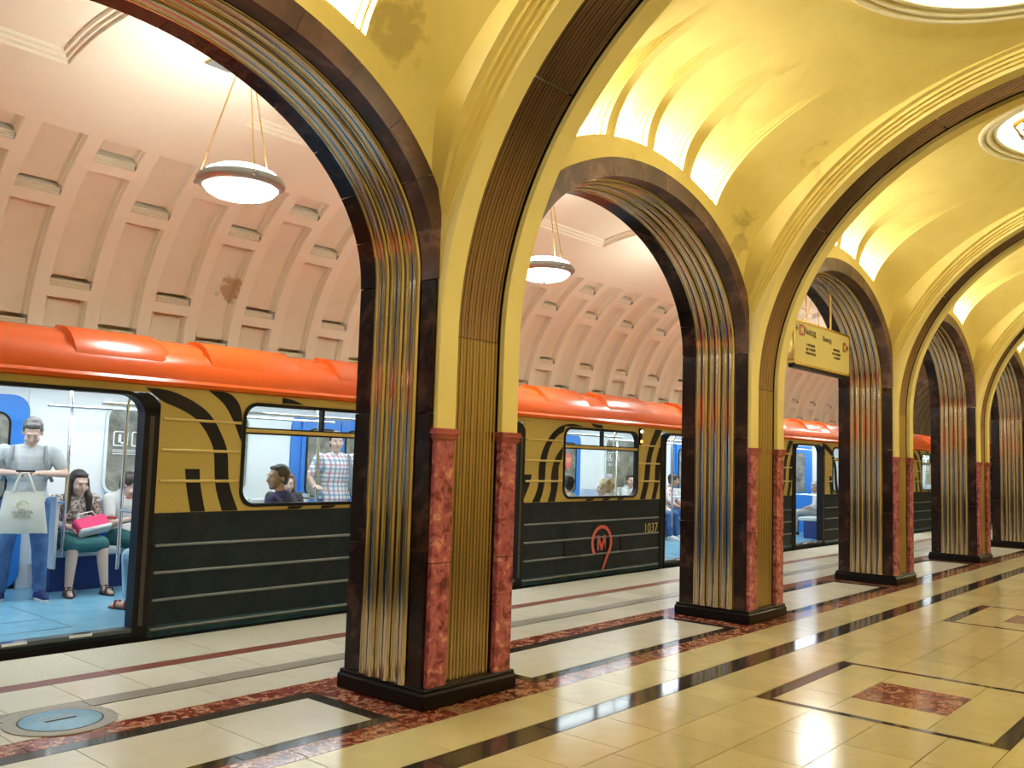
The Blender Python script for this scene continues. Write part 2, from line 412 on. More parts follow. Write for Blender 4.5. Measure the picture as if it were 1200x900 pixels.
# ---------------------------------------------------------------- arcade arches
def ell(off, th): return (BC+(AA+off)*math.cos(th), AZ+(AB+off)*math.sin(th))
def make_arch():
    root = empty('arcade_arch', (BC, PCY, AZ))
    NV = 13
    for (ya, yb) in ((.05, .18), (.61, .766)):
        for k in range(NV):
            t0, t1 = PI*k/NV+.0012, PI*(k+1)/NV-.0012
            mb = MB(); rows = []
            for i in range(6):
                t = t0+(t1-t0)*i/5
                a = ell(0, t); b = ell(.15, t)
                rows.append([(a[0], ya, a[1]), (b[0], ya, b[1]), (b[0], yb, b[1]), (a[0], yb, a[1]), (a[0], ya, a[1])])
            mb.grid(rows); n = 5
            mb.f.append((0, 1, 2, 3)); mb.f.append((n*5, n*5+1, n*5+2, n*5+3))
            mb.build('voussoir', m_brown_lit if ya < .1 else m_brown_shade, root, 30, True)
    rows = []
    for i in range(73):
        th = PI*i/72; c, s = math.cos(th), math.sin(th)
        nx, nz = -c/AA, -s/AB; L = math.hypot(nx, nz); nx /= L; nz /= L
        x, z = ell(.01, th)
        rows.append([(x+nx*h, .18+.43*v, z+nz*h) for (v, h) in [(0, 0)]+FL+[(1, 0)]])
    MB().grid(rows).build('steel_soffit', m_steel, root, 50)
    return root
AL = {-1: 'brown marble arch with fluted steel soffit framing the open train door where a man stands',
      0: 'brown marble arch with fluted steel soffit framing train number 1037',
      1: 'brown marble arch with fluted steel soffit where the sign hangs',
      2: 'brown marble arch with fluted steel soffit next beyond the hanging sign',
      3: 'brown marble steel-lined arch second beyond the hanging sign',
      4: 'brown marble steel-lined arch third beyond the hanging sign'}
arcade = empty('wall_arcade'); tag(arcade, 'row of brown marble arches with fluted steel soffits between hall and platform', 'arcade', kind='structure')
ar = make_arch(); ar.parent = arcade; ar['label'] = AL[0]
for k in (-2, -1, 1, 2, 3, 4):
    c = copy_tree(ar, arcade); c.location.x = BC+PT*k
    if k in AL: c['label'] = AL[k]
    elif 'label' in c: del c['label']

# ---------------------------------------------------------------- hall ceiling: dome bays
ceil = empty('ceiling'); tag(ceil, 'yellow plaster vault of shallow domes with ribs and oval recesses', 'ceiling', kind='structure')
HW = 1.734; DA = 3.1
def zo(dx): return AZ+(AB+.15)*math.sqrt(max(0, 1-(dx/(AA+.15))**2))
def qd(dx): return .64+.90*(abs(dx)/HW)**2
def tm_(dx, tau): return math.asin(min(1., math.sin(tau)**(1/qd(dx))))
def dome(dx, t, d=0.):
    s = max(0, math.sin(t)); e = (abs(dx)/HW)**2
    q = qd(dx); zt = 5.15-.18*e
    y = YC+DA*math.cos(t); z0 = zo(dx); z = z0+(zt-z0)*s**q
    if d:                                                    # push outward (towards wall / up)
        y += d*math.cos(t)/max(.3, 1); z += d*math.sin(t)
    return (dx, y, z)
SLOTS = [(-1.10, -.67), (-.53, -.06), (.06, .53), (.67, 1.10)]
TB, TE, T1 = math.asin(.155), R(54), R(54)
def depth(dx, t):
    if t < TB: return 0
    for a, b in SLOTS:
        if a < dx < b:
            e = min(dx-a, b-dx); k = .3 if e < .014 else (.62 if e < .028 else 1)
            f = min(1, max(0, (t-TB)/(TE-TB))); return .17*k*(1-f*f*(3-2*f))
    return 0
SX, SY = 1.34, 1.5
def dome_bay():
    us = set(round(-HW+2*HW*i/34, 4) for i in range(35))
    for a, b in SLOTS:
        for e in (a, a+.014, a+.028, b-.028, b-.014, b): us |= {round(e-.0015, 4), round(e+.0015, 4)}
    us = sorted(us)
    ts = sorted({0.0, TB*.5, TB-.002, TB+.002} | {TB+(T1-TB)*i/26 for i in range(1, 27)})
    mb = MB()
    for flip in (1, -1):
        rows = []
        for t in ts:
            rw = []
            for u in us:
                q = dome(u, tm_(u, t), depth(u, t)); rw.append((q[0], YC+flip*(q[1]-YC), q[2]))
            rows.append(rw)
        mb.grid(rows)
    TS = tm_(HW, T1); nt = 22; side = [TS+(PI-2*TS)*i/nt for i in range(nt+1)]
    bnd = [(u, YC+DA*math.cos(tm_(u, T1))) for u in us] + [(HW, YC+DA*math.cos(t)) for t in side[1:-1]] + \
          [(u, YC-DA*math.cos(tm_(u, T1))) for u in us[::-1]] + [(-HW, YC+DA*math.cos(t)) for t in side[1:-1][::-1]]
    rows = []
    for i in range(10):
        f = i/9; rw = []
        for (x, y) in bnd+[bnd[0]]:
            a = math.atan2((y-YC)/SY, x/SX); ex, ey = SX*math.cos(a), YC+SY*math.sin(a)
            px, py = x+(ex-x)*f, y+(ey-y)*f
            rw.append(dome(px, math.acos((py-YC)/DA)))
        rows.append(rw)
    mb.grid(rows)
    me = mb.mesh('dome_shell', m_yel, (0, 0, 0), 30, True)
    def oval(sc, dz, n=72): return [(SX*sc*math.cos(2*PI*i/n), YC+SY*sc*math.sin(2*PI*i/n),
                                     dome(SX*math.cos(2*PI*i/n), math.acos(SY*math.sin(2*PI*i/n)/DA))[2]+dz) for i in range(n)]
    mo = MB()
    for sc, dz, r_ in ((1.0, -.005, .030), (.955, .015, .030), (.91, .035, .026)): mo.tube(oval(sc, dz), r_, 8, True)
    mo = mo.mesh('oval_moulding', m_cove, (0, 0, 0), 60)
    dr = MB(); prof = [(1.0, 0), (.9, .03), (.88, .10), (.86, .42), (.7, .58), (.4, .66), (.02, .68)]
    dr.grid([oval(a, b)+[oval(a, b)[0]] for a, b in prof]); dr = dr.mesh('oval_drum', m_cove, (0, 0, 0), 60, True)
    return me, mo, dr
dme = dome_bay()
for k in range(NB0, NB1+1):
    for nm, me in zip(('dome_shell', 'oval_moulding', 'oval_drum'), dme):
        o = obj(nm, me, ceil); o.location = (BC+PT*k, 0, 0)

# cove lamp tubes at the foot of each slot, hidden by its lip
def cove_tube(a, b):
    mb = MB(); pts = []
    for i in range(6):
        u = a+.05+(b-a-.10)*i/5; q = dome(u, tm_(u, TB+.022), .12); pts.append((q[0], q[1], q[2]))
    return mb.tube(pts, .018, 6).mesh('cove_lamp', m_e_cove, (0, 0, 0), 60)
CM = [cove_tube(a, b) for a, b in SLOTS]
for k in range(-1, 5):
    for j, me in enumerate(CM):
        o = obj('cove_lamp', me, ceil); o.location = (BC+PT*k, 0, 0)

# ---------------------------------------------------------------- transverse ribs
def rib_pt(t, off=0.):                       # off: upward / outward
    n = Vector((math.cos(t)/RA, math.sin(t)/RB)).normalized()
    return (YC+RA*math.cos(t)+n.x*off, RZ+RB*math.sin(t)+n.y*off)
def rib_sweep(sec, t0=0, t1=PI, n=72, closed=True, taper=0., xr=0.):
    rows = []
    for i in range(n+1):
        t = t0+(t1-t0)*i/n; rw = []
        k = 1. if not taper else min(1., .02+min(t-t0, t1-t)/taper)
        for (x, off) in sec+([sec[0]] if closed else []):
            y, z = rib_pt(t, off if k == 1 else off+(1-k)*.05); rw.append((xr+(x-xr)*k, y, z))
        rows.append(rw)
    return MB().grid(rows)
def make_rib():
    root = empty('transverse_rib', (PCX, YC, 0), ceil)
    for s in (0, 1):
        def fx(x): return .847-x if s else x
        rib_sweep([(fx(.05), 0), (fx(.206), 0), (fx(.206), .34), (fx(.05), .34)]).build('plaster_band', m_yel2, root, 30, True)
        tm = .27
        rib_sweep([(fx(.05), .035), (fx(.018), .035), (fx(.018), .060), (fx(-.014), .060), (fx(-.014), .085), (fx(-.046), .085), (fx(-.046), .112), (fx(-.09), .125), (fx(-.09), .36), (fx(.05), .36)], tm, PI-tm, 96, True, .20, fx(.05)).build('rib_moulding', m_yel, root, 30, True)
        rib_sweep([(fx(.206), .038), (fx(.216), .038), (fx(.216), .09), (fx(.206), .09)]).build('steel_edge', m_black, root, 30, True)
    FH = flutes(7, 1, .010, .008)
    cuts = [0, .62, 1.10, PI-1.10, PI-.62, PI]
    for a, b in zip(cuts[:-1], cuts[1:]):
        rib_sweep([(.216+.415*v, .054-h) for (v, h) in [(0, 0)]+FH+[(1, 0)]], a+.0015, b-.0015, 20, False).build('steel_panel', m_steel2, root, 50)
    return root
rib = make_rib()
for k in range(NB0, NB1+1):
    if k != 0:
        c = copy_tree(rib, ceil); c.location.x = PCX+PT*k

# ---------------------------------------------------------------- walls that close the hall
o = MB().box(-9, 34, -6.25, -6.05, 0, 5.2).build('wall_opposite', m_yel, None, None); tag(o, 'yellow plaster wall on the far side of the hall', 'wall', kind='structure')
o = MB().box(-9.2, -9, -6.2, 6.6, -1.3, 5.4).build('wall_near', m_yel, None, None); tag(o, 'yellow plaster end wall behind the viewer', 'wall', kind='structure')
o = MB().box(34, 34.2, -6.2, 6.6, -1.3, 5.4).build('wall_end', m_yel, None, None); tag(o, 'yellow plaster wall at the distant end of the station', 'wall', kind='structure')
rows = []
for k in range(NB0, NB1+1):
    for i in range(-20, 21):
        dx = i/20*(AA+.149); z = zo(dx)
        rows.append([(BC+PT*k+dx, .74, z), (BC+PT*k+dx, .74, 5.3)])
MB().grid(rows).build('platform_side_plaster', m_cream, arcade, None)

# ---------------------------------------------------------------- platform vault with coffers
VY, VA, VZ, VB = 3.57, 2.8, 2.4, 2.65
def vp(x, ph, d=0.):
    n = Vector((math.cos(ph)/VA, math.sin(ph)/VB)).normalized()
    return (x, VY+VA*math.cos(ph)+n.x*d, VZ+VB*math.sin(ph)+n.y*d)
vault = empty('wall_vault'); tag(vault, 'cream plaster vault over the train with rows of recessed coffers', 'vault', kind='structure')
PC = PT/7; CW = .45; CX0 = .20
EV = [(-12, 15.4), (18, 47.2), (49.7, 56)]; OD = [(-20, 5.2), (8, 36.6), (39.3, 56)]
mb = MB(); K0, K1 = -6, 54
def patch(x0, x1, a, b):
    n = max(1, int(round((b-a)/3)))
    mb.grid([[vp(x0, R(a+(b-a)*i/n)), vp(x1, R(a+(b-a)*i/n))] for i in range(n+1)])
for k in range(K0, K1):
    x0 = CX0+PC*k; cs = EV if k % 2 == 0 else OD
    patch(x0+CW, x0+PC, -20, 56)
    a = -20
    for c0, c1 in cs:
        if c0 > a: patch(x0, x0+CW, a, c0)
        a = c1
XL, XR = CX0+PC*K0, CX0+PC*K1
def strip(x0, x1, rowsf, n): mb.grid([[rowsf(x0, i/n), rowsf(x1, i/n)] for i in range(n+1)])
PH1 = math.acos((4.40-VY)/VA)
strip(XL, XR, lambda x, f: vp(x, R(56)+(PH1-R(56))*f), 8)
def crown(x, f, d=0.):                                     # f 0..1 from the coffer side to the hall side of the crown
    y = 4.40+(2.74-4.40)*f
    z = VZ+VB*math.sqrt(max(0, 1-((max(y, VY)-VY)/VA)**2)); return (x, y, z+d)
pan = [(BC-1.195+PT*k, BC+1.195+PT*k) for k in range(-2, 8)]
xx = XL
for a, b in pan:
    if a > xx: strip(xx, min(a, XR), crown, 8)
    xx = b
strip(XL, XR, lambda x, f: (x, 2.74+(.74-2.74)*f, VZ+VB-.6*f**2.2), 8)
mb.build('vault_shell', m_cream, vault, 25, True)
o = MB().box(-9, 34, 6.2, 6.4, -1.35, 1.6).build('wall_track', m_conc, None, None); tag(o, 'dark wall beside the track behind the train', 'wall', kind='structure')
def coffer(c0, c1):
    mb = MB(); D = .085; a0, a1 = R(c0), R(c1); n = max(2, int((c1-c0)/3))
    sill = R(1.35); gr = R(1.0)
    xs = [(0, 0), (.0, .02), (.055, D), (CW-.05, D), (CW-.034, D*.62), (CW-.034, D*.62-.014), (CW-.017, D*.35), (CW-.017, D*.35-.014), (CW, 0)]
    ph = [a0+sill+gr+(a1-a0-sill-gr)*i/n for i in range(n+1)]
    mb.grid([[vp(x, p_, d) for x, d in xs] for p_ in ph])
    # dark slot behind the sill, then three fine steps down to the face
    g = a0+sill+gr
    mb.grid([[vp(x, g, d) for x, d in xs], [vp(x, g, D+.16) for x, d in xs], [vp(x, a0+sill, D+.16) for x, d in xs], [vp(x, a0+sill, .05) for x, d in xs]])
    for xe in (.0, CW): mb.grid([[vp(xe, g, 0), vp(xe, g, D+.16)], [vp(xe, a0+sill, 0), vp(xe, a0+sill, D+.16)]])
    st = [(1, .05), (.78, .05), (.77, .062), (.68, .062), (.67, .034), (.48, .034), (.47, .050), (.38, .050), (.37, .018), (.2, .018), (.19, .034), (.1, .034), (.09, 0), (0, 0)]
    mb.grid([[vp(0, a0+sill*f, d), vp(CW, a0+sill*f, d)] for f, d in st])
    mb.grid([[vp(x, a1, 0) for x, d in xs], [vp(x, a1, d) for x, d in xs]])
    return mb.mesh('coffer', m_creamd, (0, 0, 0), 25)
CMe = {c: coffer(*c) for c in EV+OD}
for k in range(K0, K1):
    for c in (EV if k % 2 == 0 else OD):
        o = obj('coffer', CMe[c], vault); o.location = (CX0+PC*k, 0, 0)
def cpanel():
    mb = MB(); W = 1.195
    lv = [(0, 0), (0, .03), (.035, .03), (.04, .055), (.075, .055), (.08, .085)]
    def P(sx, f, ins, d):
        x = sx*(W-ins); ff = f+(ins/1.66 if f < .5 else -ins/1.66) if f in (0, 1) else f
        return crown(x, ff, d)
    fs = [0, 1]
    for (i0, d0), (i1, d1) in zip(lv[:-1], lv[1:]):
        n = 8
        for sx in (-1, 1):
            mb.grid([[P(sx, 0, i, d) if j == 0 else (P(sx, 1, i, d) if j == n else crown(sx*(W-i), (i/1.66)+(1-2*i/1.66)*j/n, d)) for j in range(n+1)] for i, d in ((i0, d0), (i1, d1))])
        for f in (0, 1):
            mb.grid([[P(-1, f, i, d), P(1, f, i, d)] for i, d in ((i0, d0), (i1, d1))])
    n = 10; i = lv[-1][0]
    mb.grid([[crown(x, i/1.66+(1-2*i/1.66)*j/n, .085-.0*abs(x)) for x in (-(W-i), -.6, 0, .6, W-i)] for j in range(n+1)])
    return mb.mesh('ceiling_panel', m_cream, (0, 0, 0), 20)
cp = cpanel()
for k in range(-1, 7):
    o = obj('ceiling_panel', cp, vault); o.location = (BC+PT*k, 0, 0)
# brown water stain on the vault plaster: a thin flake of discoloured plaster in its coffer
# ================================================================== lamps, sign, manhole
# platform pendants on the pillar axes
def make_pendant():
    root = empty('pendant_lamp', (PCX, 2.93, 3.80))
    c = (PCX, 2.93, 3.80)
    MB().lathe([(.33, .03), (.355, .045), (.375, .02), (.375, -.01), (.35, -.035), (.315, -.045), (.31, -.02), (.33, .03)], 40, c).build('rim', m_rimg, root, 40)
    MB().lathe([(.315, -.03), (.29, -.075), (.24, -.105), (.16, -.128), (.08, -.137), (.0001, -.14)], 32, c).build('glass_bowl', m_e_plat, root, 60)
    MB().lathe([(.325, .035), (.30, .085), (.22, .125), (.12, .145), (.0001, .15)], 32, c).build('upper_bowl', m_e_plat2, root, 60)
    MB().lathe([(.001, -.165), (.02, -.158), (.026, -.145), (.018, -.133)], 12, c).build('finial', m_rimg, root, 40)
    for k in range(3):
        a = 2*PI*k/3+.25; p = (c[0]+.372*math.cos(a), c[1]+.372*math.sin(a), c[2]+.02)
        MB().tube([p, (c[0]+.02*math.cos(a), c[1]+.02*math.sin(a), 5.02)], .0065, 6).build('suspension_rod', m_brass, root, 60)
        MB().ball((p[0]+.012*math.cos(a), p[1]+.012*math.sin(a), p[2]-.02), .022, 8, 6).build('lug', m_rimg, root, 60)
    MB().lathe([(.0001, 4.97), (.05, 4.98), (.09, 5.03), (.09, 5.055)], 20, (c[0], c[1], 0)).build('canopy', m_brass, root, 40)
    return root
m_rimg = M('lamp_rim', (.34,.35,.35), .35, .5)
m_e_plat2 = emis('bowl_glow_top', C_PLAT, L_PLAT*.95)
PLb = {0: 'round white pendant bowl lamp hanging in front of the brown-stained vault panel',
       1: 'round white pendant bowl lamp seen through the arch framing train number 1037',
       2: 'round white pendant bowl lamp seen above the hanging sign',
       3: 'round white pendant bowl lamp next along the vault beyond the hanging sign',
       -1: 'round white pendant bowl lamp over the platform before the stained vault panel',
       4: 'round white pendant bowl lamp second along the vault beyond the hanging sign',
       5: 'round white pendant bowl lamp third along the vault beyond the hanging sign'}
pend = make_pendant(); tag(pend, PLb[0], 'lamp', 'pendant lamps over the platform')
for k in (-1, 1, 2, 3, 4, 5):
    c = copy_tree(pend); c.location.x = PCX+PT*k; tag(c, PLb[k], 'lamp', 'pendant lamps over the platform')
# vent grille in the crown
g = empty('vent_grille', (.49, 3.46, 5.04)); tag(g, 'small brass vent grille in the vault crown near the pendant rods', 'vent')
MB().box(.36, .62, 3.36, 3.56, 5.035, 5.05).build('frame', m_brass, g, None)
for i in range(6): MB().box(.37, .61, 3.375+.032*i, 3.39+.032*i, 5.022, 5.036).build('slat', m_rimg, g, None)

# ring chandeliers inside the ovals
def make_chand():
    c = (BC, YC, 5.07); root = empty('ring_chandelier', c)
    n = 8; pts = [(c[0]+.90*SX*.90*math.cos(2*PI*(i+.5)/n), c[1]+.90*SY*.90*math.sin(2*PI*(i+.5)/n), c[2]) for i in range(n)]
    MB().tube(pts, .026, 6, True).build('ring', m_brass, root, 30)
    MB().tube([(a[0]*.94+c[0]*.06, a[1]*.94+c[1]*.06, c[2]+.05) for a in pts], .015, 6, True).build('inner_ring', m_brass, root, 30)
    for i in range(n):
        a, b = Vector(pts[i]), Vector(pts[(i+1) % n]); q = (a+b)/2
        cu = MB().lathe([(.0001, -.045), (.02, -.035), (.028, -.01), (.05, .02), (.062, .075), (.055, .078)], 14, q).build('cup', m_rimg, root, 40)
        MB().ball((q.x, q.y, q.z+.115), .062, 12, 8).build('globe', m_e_hall, cu, 60)
        MB().tube([a, (a.x, a.y, c[2]+.45)], .007, 6).build('stay', m_brass, root, 60)
    return root
CHL = {-2: 'brass ring lamp with glass globes in the dome two bays before the manhole cover',
       -1: 'brass ring lamp with glass globes in the dome before the pillar by the manhole cover',
       0: 'brass ring lamp with glass globes in the large oval recess above train number 1037 bay',
       1: 'brass ring lamp with glass globes in the oval recess of the hanging sign bay',
       2: 'brass ring lamp with globes in the oval recess next beyond the hanging sign bay',
       3: 'brass ring lamp with globes in the oval recess second beyond the hanging sign bay',
       4: 'brass ring lamp with globes in the oval recess third beyond the hanging sign bay',
       5: 'brass ring lamp with globes in the oval recess fourth beyond the hanging sign bay'}
ch = make_chand(); tag(ch, CHL[0], 'chandelier', 'ring lamps in the dome ovals')
for k in (-2, -1, 1, 2, 3, 4, 5):
    c = copy_tree(ch); c.location.x = BC+PT*k; tag(c, CHL[k], 'chandelier', 'ring lamps in the dome ovals')

# hanging direction sign
sg = empty('hanging_sign', (6.87, .4, 2.68)); tag(sg, 'yellow translucent hanging direction sign with dark lettering under the arch', 'sign')
x0, x1, z0, z1 = 6.02, 7.74, 2.685, 3.19
def rrect(x0, x1, z0, z1, r, n=5):
    out = []
    for cx, cz, a0 in ((x1-r, z1-r, 0), (x0+r, z1-r, 90), (x0+r, z0+r, 180), (x1-r, z0+r, 270)):
        for i in range(n+1):
            a = R(a0+90*i/n); out.append((cx+r*math.cos(a), cz+r*math.sin(a)))
    return out
MB().prism(rrect(x0, x1, z0, z1, .05), .355, .44).build('panel', m_signp, sg, 30)
MB().ring(rrect(x0-.012, x1+.012, z0-.012, z1+.012, .06), rrect(x0+.012, x1-.012, z0+.012, z1-.012, .045), .348, .447).build('frame', m_brass, sg, 30)
MB().box(x0+.02, x1-.02, .37, .43, z0-.05, z0-.008).build('base_rail', m_black, sg, None)
for xr in (6.45, 7.22):
    zz = AZ+AB*math.sqrt(1-((xr-BC-PT)/AA)**2)
    MB().tube([(xr, .395, z1), (xr, .395, zz-.02)], .011, 8).build('rod', m_brass, sg, 60)
    MB().lathe([(.045, zz-.02), (.03, zz-.055), (.012, zz-.075)], 12, (xr, .395, 0)).build('rod_canopy', m_rimg, sg, 40)
def marks(parent, rects, mat, y, name):
    mb = MB()
    for a in rects: mb.box(a[0], a[1], y-.004, y, a[2], a[3])
    return mb.build(name, mat, parent, None)
def text(body, size, loc, mat, parent, name='lettering', flip=False, bold=0., align='CENTER', rotz=0., shear=0.):
    cu = bpy.data.curves.new(name, 'FONT'); cu.body = body; cu.size = size; cu.align_x = align; cu.extrude = .0015; cu.offset = bold; cu.shear = shear
    t = bpy.data.objects.new(name, cu); COL.objects.link(t)
    dg = bpy.context.evaluated_depsgraph_get(); me = bpy.data.meshes.new_from_object(t.evaluated_get(dg))
    bpy.data.objects.remove(t); me.transform(Matrix.Translation(Vector(loc)-wl(parent)) @ Euler((PI/2, 0, rotz)).to_matrix().to_4x4())
    me.materials.clear(); me.materials.append(mat)
    return obj(name, me, parent)
marks(sg, [(6.06, 6.13, 3.085, 3.10), (7.63, 7.70, 3.02, 3.035), (6.085, 6.105, 3.06, 3.125), (7.655, 7.675, 2.995, 3.06)], m_ink, .354, 'arrow')
o = MB().prism(rrect(6.17, 6.31, 3.02, 3.15, .02), .350, .354).build('line_badge', m_signr, sg, None)
text('M', .11, (6.24, .349, 3.045), m_signp, o, 'badge_letter', bold=.004)
o = MB().prism(rrect(7.52, 7.62, 2.97, 3.09, .02), .350, .354).build('line_badge', m_signr, sg, None)
text('M', .09, (7.57, .349, 2.99), m_signp, o, 'badge_letter', bold=.003)
text('Выход', .11, (6.48, .352, 3.05), m_ink, sg, bold=.001); text('Выход', .09, (7.0, .352, 3.03), m_ink, sg)
for z, xa, n in ((2.92, 6.5, 'к поездам'), (2.87, 6.5, 'до станций'), (2.82, 6.5, 'линии метро'), (2.95, 7.3, 'переход'), (2.90, 7.3, 'на станцию'), (2.85, 7.32, 'и линию')):
    text(n, .05, (xa, .352, z), m_ink, sg)

# manhole cover
m_rimg2 = M('worn_paint', (.5,.52,.53), .6)
mh = empty('manhole_cover', (-1.535, 1.235, 0)); tag(mh, 'round blue manhole cover with grey stone ring set in the platform floor', 'manhole cover')
c = (-1.535, 1.235, 0)
MB().lathe([(.215, .0), (.215, .006), (.285, .006), (.287, 0), (.215, 0)], 48, c).build('stone_ring', m_manring, mh, 30)
MB().lathe([(.206, 0), (.206, .0075), (.203, .009), (.0001, .009)], 48, c).build('lid', m_manblue, mh, 30)
MB().lathe([(.206, .001), (.206, .0065), (.2155, .0065), (.2155, .001)], 48, c).build('joint', m_rubber, mh, 30)
MB().box(c[0]-.08, c[0]+.08, c[1]-.012, c[1]+.006, .006, .0105).build('handle_slot', m_rubber, mh, None)
MB().box(c[0]-.085, c[0]+.085, c[1]+.006, c[1]+.016, .006, .012).build('handle_edge', m_rimg, mh, None)
t = text('КАНАЛ', .055, (0, 0, 0), m_rimg2, None, 'lid_lettering')
for v in t.data.vertices: v.co = Vector((v.co.x, v.co.z+.045, .0098 + (.001 if v.co.y < 0 else 0)))
t.parent = mh
# ================================================================== the train
YS, YF, DP = 3.0, 5.66, 4.59                 # near side, far side, door pitch
X0, X1 = -3.43, 15.39
def D0(k): return -1.53+DP*k
def D1(k): return -.28+DP*k
def plate(mb, x0, x1, z0, z1, hole, y0, y1):  # rectangular sheet with a rounded window hole
    cx = sum(a for a, b in hole)/len(hole); cz = sum(b for a, b in hole)/len(hole)
    out = []
    for (x, z) in hole:
        dx, dz = x-cx, z-cz; s = 1e9
        if dx > 1e-9: s = min(s, (x1-cx)/dx)
        if dx < -1e-9: s = min(s, (x0-cx)/dx)
        if dz > 1e-9: s = min(s, (z1-cz)/dz)
        if dz < -1e-9: s = min(s, (z0-cz)/dz)
        out.append([cx+dx*s, cz+dz*s])
    for c in ((x0, z0), (x1, z0), (x0, z1), (x1, z1)):       # snap the nearest samples onto the corners
        j = min(range(len(out)), key=lambda i: (out[i][0]-c[0])**2+(out[i][1]-c[1])**2); out[j] = list(c)
    mb.ring([tuple(a) for a in out], hole, y0, y1)
def dense(poly, m=4):
    o = []
    for i in range(len(poly)):
        a, b = poly[i], poly[(i+1) % len(poly)]
        L = math.hypot(b[0]-a[0], b[1]-a[1]); n = max(1, int(L/.12))
        o += [(a[0]+(b[0]-a[0])*j/n, a[1]+(b[1]-a[1])*j/n) for j in range(n)]
    return o
def soften(p):                                   # round the gentle bends, keep the sharp corners
    o = []; n = len(p)
    for i in range(n):
        a, q, b = Vector(p[i-1]), Vector(p[i]), Vector(p[(i+1) % n])
        if (q-a).length > 1e-6 and (b-q).length > 1e-6 and (q-a).angle(b-q) < R(50):
            o.append(tuple(q+(a-q)*.25)); o.append(tuple(q+(b-q)*.25))
        else: o.append(tuple(q))
    return o
def decal(parent, poly, mat=None, y=YS, name='stripe'):
    x0_ = soften(soften(poly))
    return MB().prism(x0_, y-.004, y+.002).build(name, mat or m_strip, parent, None)
Sb = [(-.28,1.97),(-.08,1.97),(.15,1.89),(.32,1.78),(.45,1.57),(.49,1.45),(.50,1.25),(.54,1.13),(.61,.98),(.46,.98),(.38,1.18),(.36,1.45),(.34,1.53),(.26,1.66),(.16,1.76),(0,1.83),(-.14,1.87)]
Sc = [(.1,1.33),(.23,1.33),(.24,1.21),(.30,.98),(.17,.98),(.12,1.18)]
Sd = [(.46,1.99),(.56,1.92),(.61,1.8),(.61,1.57),(.53,1.74),(.43,1.89),(.27,1.99)]
Se = [(1.01,1.98),(1.12,1.97),(1.25,1.93),(1.01,1.93)]
B1 = [(5.60,1.93),(5.55,1.945),(5.35,1.96),(5.16,1.93),(5.0,1.85),(4.87,1.73),(4.78,1.6),(4.73,1.44),(4.72,1.33),(4.73,1.22),(4.69,1.09),(4.61,.98),(4.75,.98),(4.81,1.09),(4.84,1.22),(4.85,1.32),(4.85,1.44),(4.89,1.58),(4.96,1.7),(5.08,1.8),(5.20,1.85),(5.22,1.92)]
B2 = [(5.19,1.66),(5.08,1.57),(5.01,1.46),(4.97,1.33),(4.97,1.22),(4.97,1.1),(4.91,.98),(5.05,.98),(5.09,1.1),(5.11,1.22),(5.11,1.31),(5.11,1.42),(5.16,1.49),(5.19,1.55)]
B0 = [(4.45,1.31),(4.59,1.31),(4.55,1.18),(4.46,1.03)]
B3 = [(5.78,1.98),(6.03,1.97),(6.06,1.93),(5.87,1.93)]
R1 = [(7.37,1.97),(7.21,1.74),(7.11,1.46),(7.09,1.22),(6.99,.98),(7.12,.98),(7.21,1.2),(7.24,1.4),(7.27,1.6),(7.38,1.77),(7.55,1.97)]
R2 = [(7.51,1.75),(7.44,1.65),(7.37,1.42),(7.38,1.22),(7.29,.98),(7.40,.98),(7.49,1.22),(7.51,1.42)]
def shift(pl, d): return [(x+d, z) for x, z in pl]
def roof_prof():
    h = [(2.99,1.99),(2.962,2.0),(2.962,2.03),(2.985,2.055),(2.99,2.09),(3.02,2.17),(3.07,2.235),(3.14,2.285),(3.17,2.30),(3.20,2.335),(3.27,2.37),(3.42,2.41),(3.8,2.46),(4.33,2.48)]
    return h+[(8.66-y, z) for y, z in h[::-1][1:]]
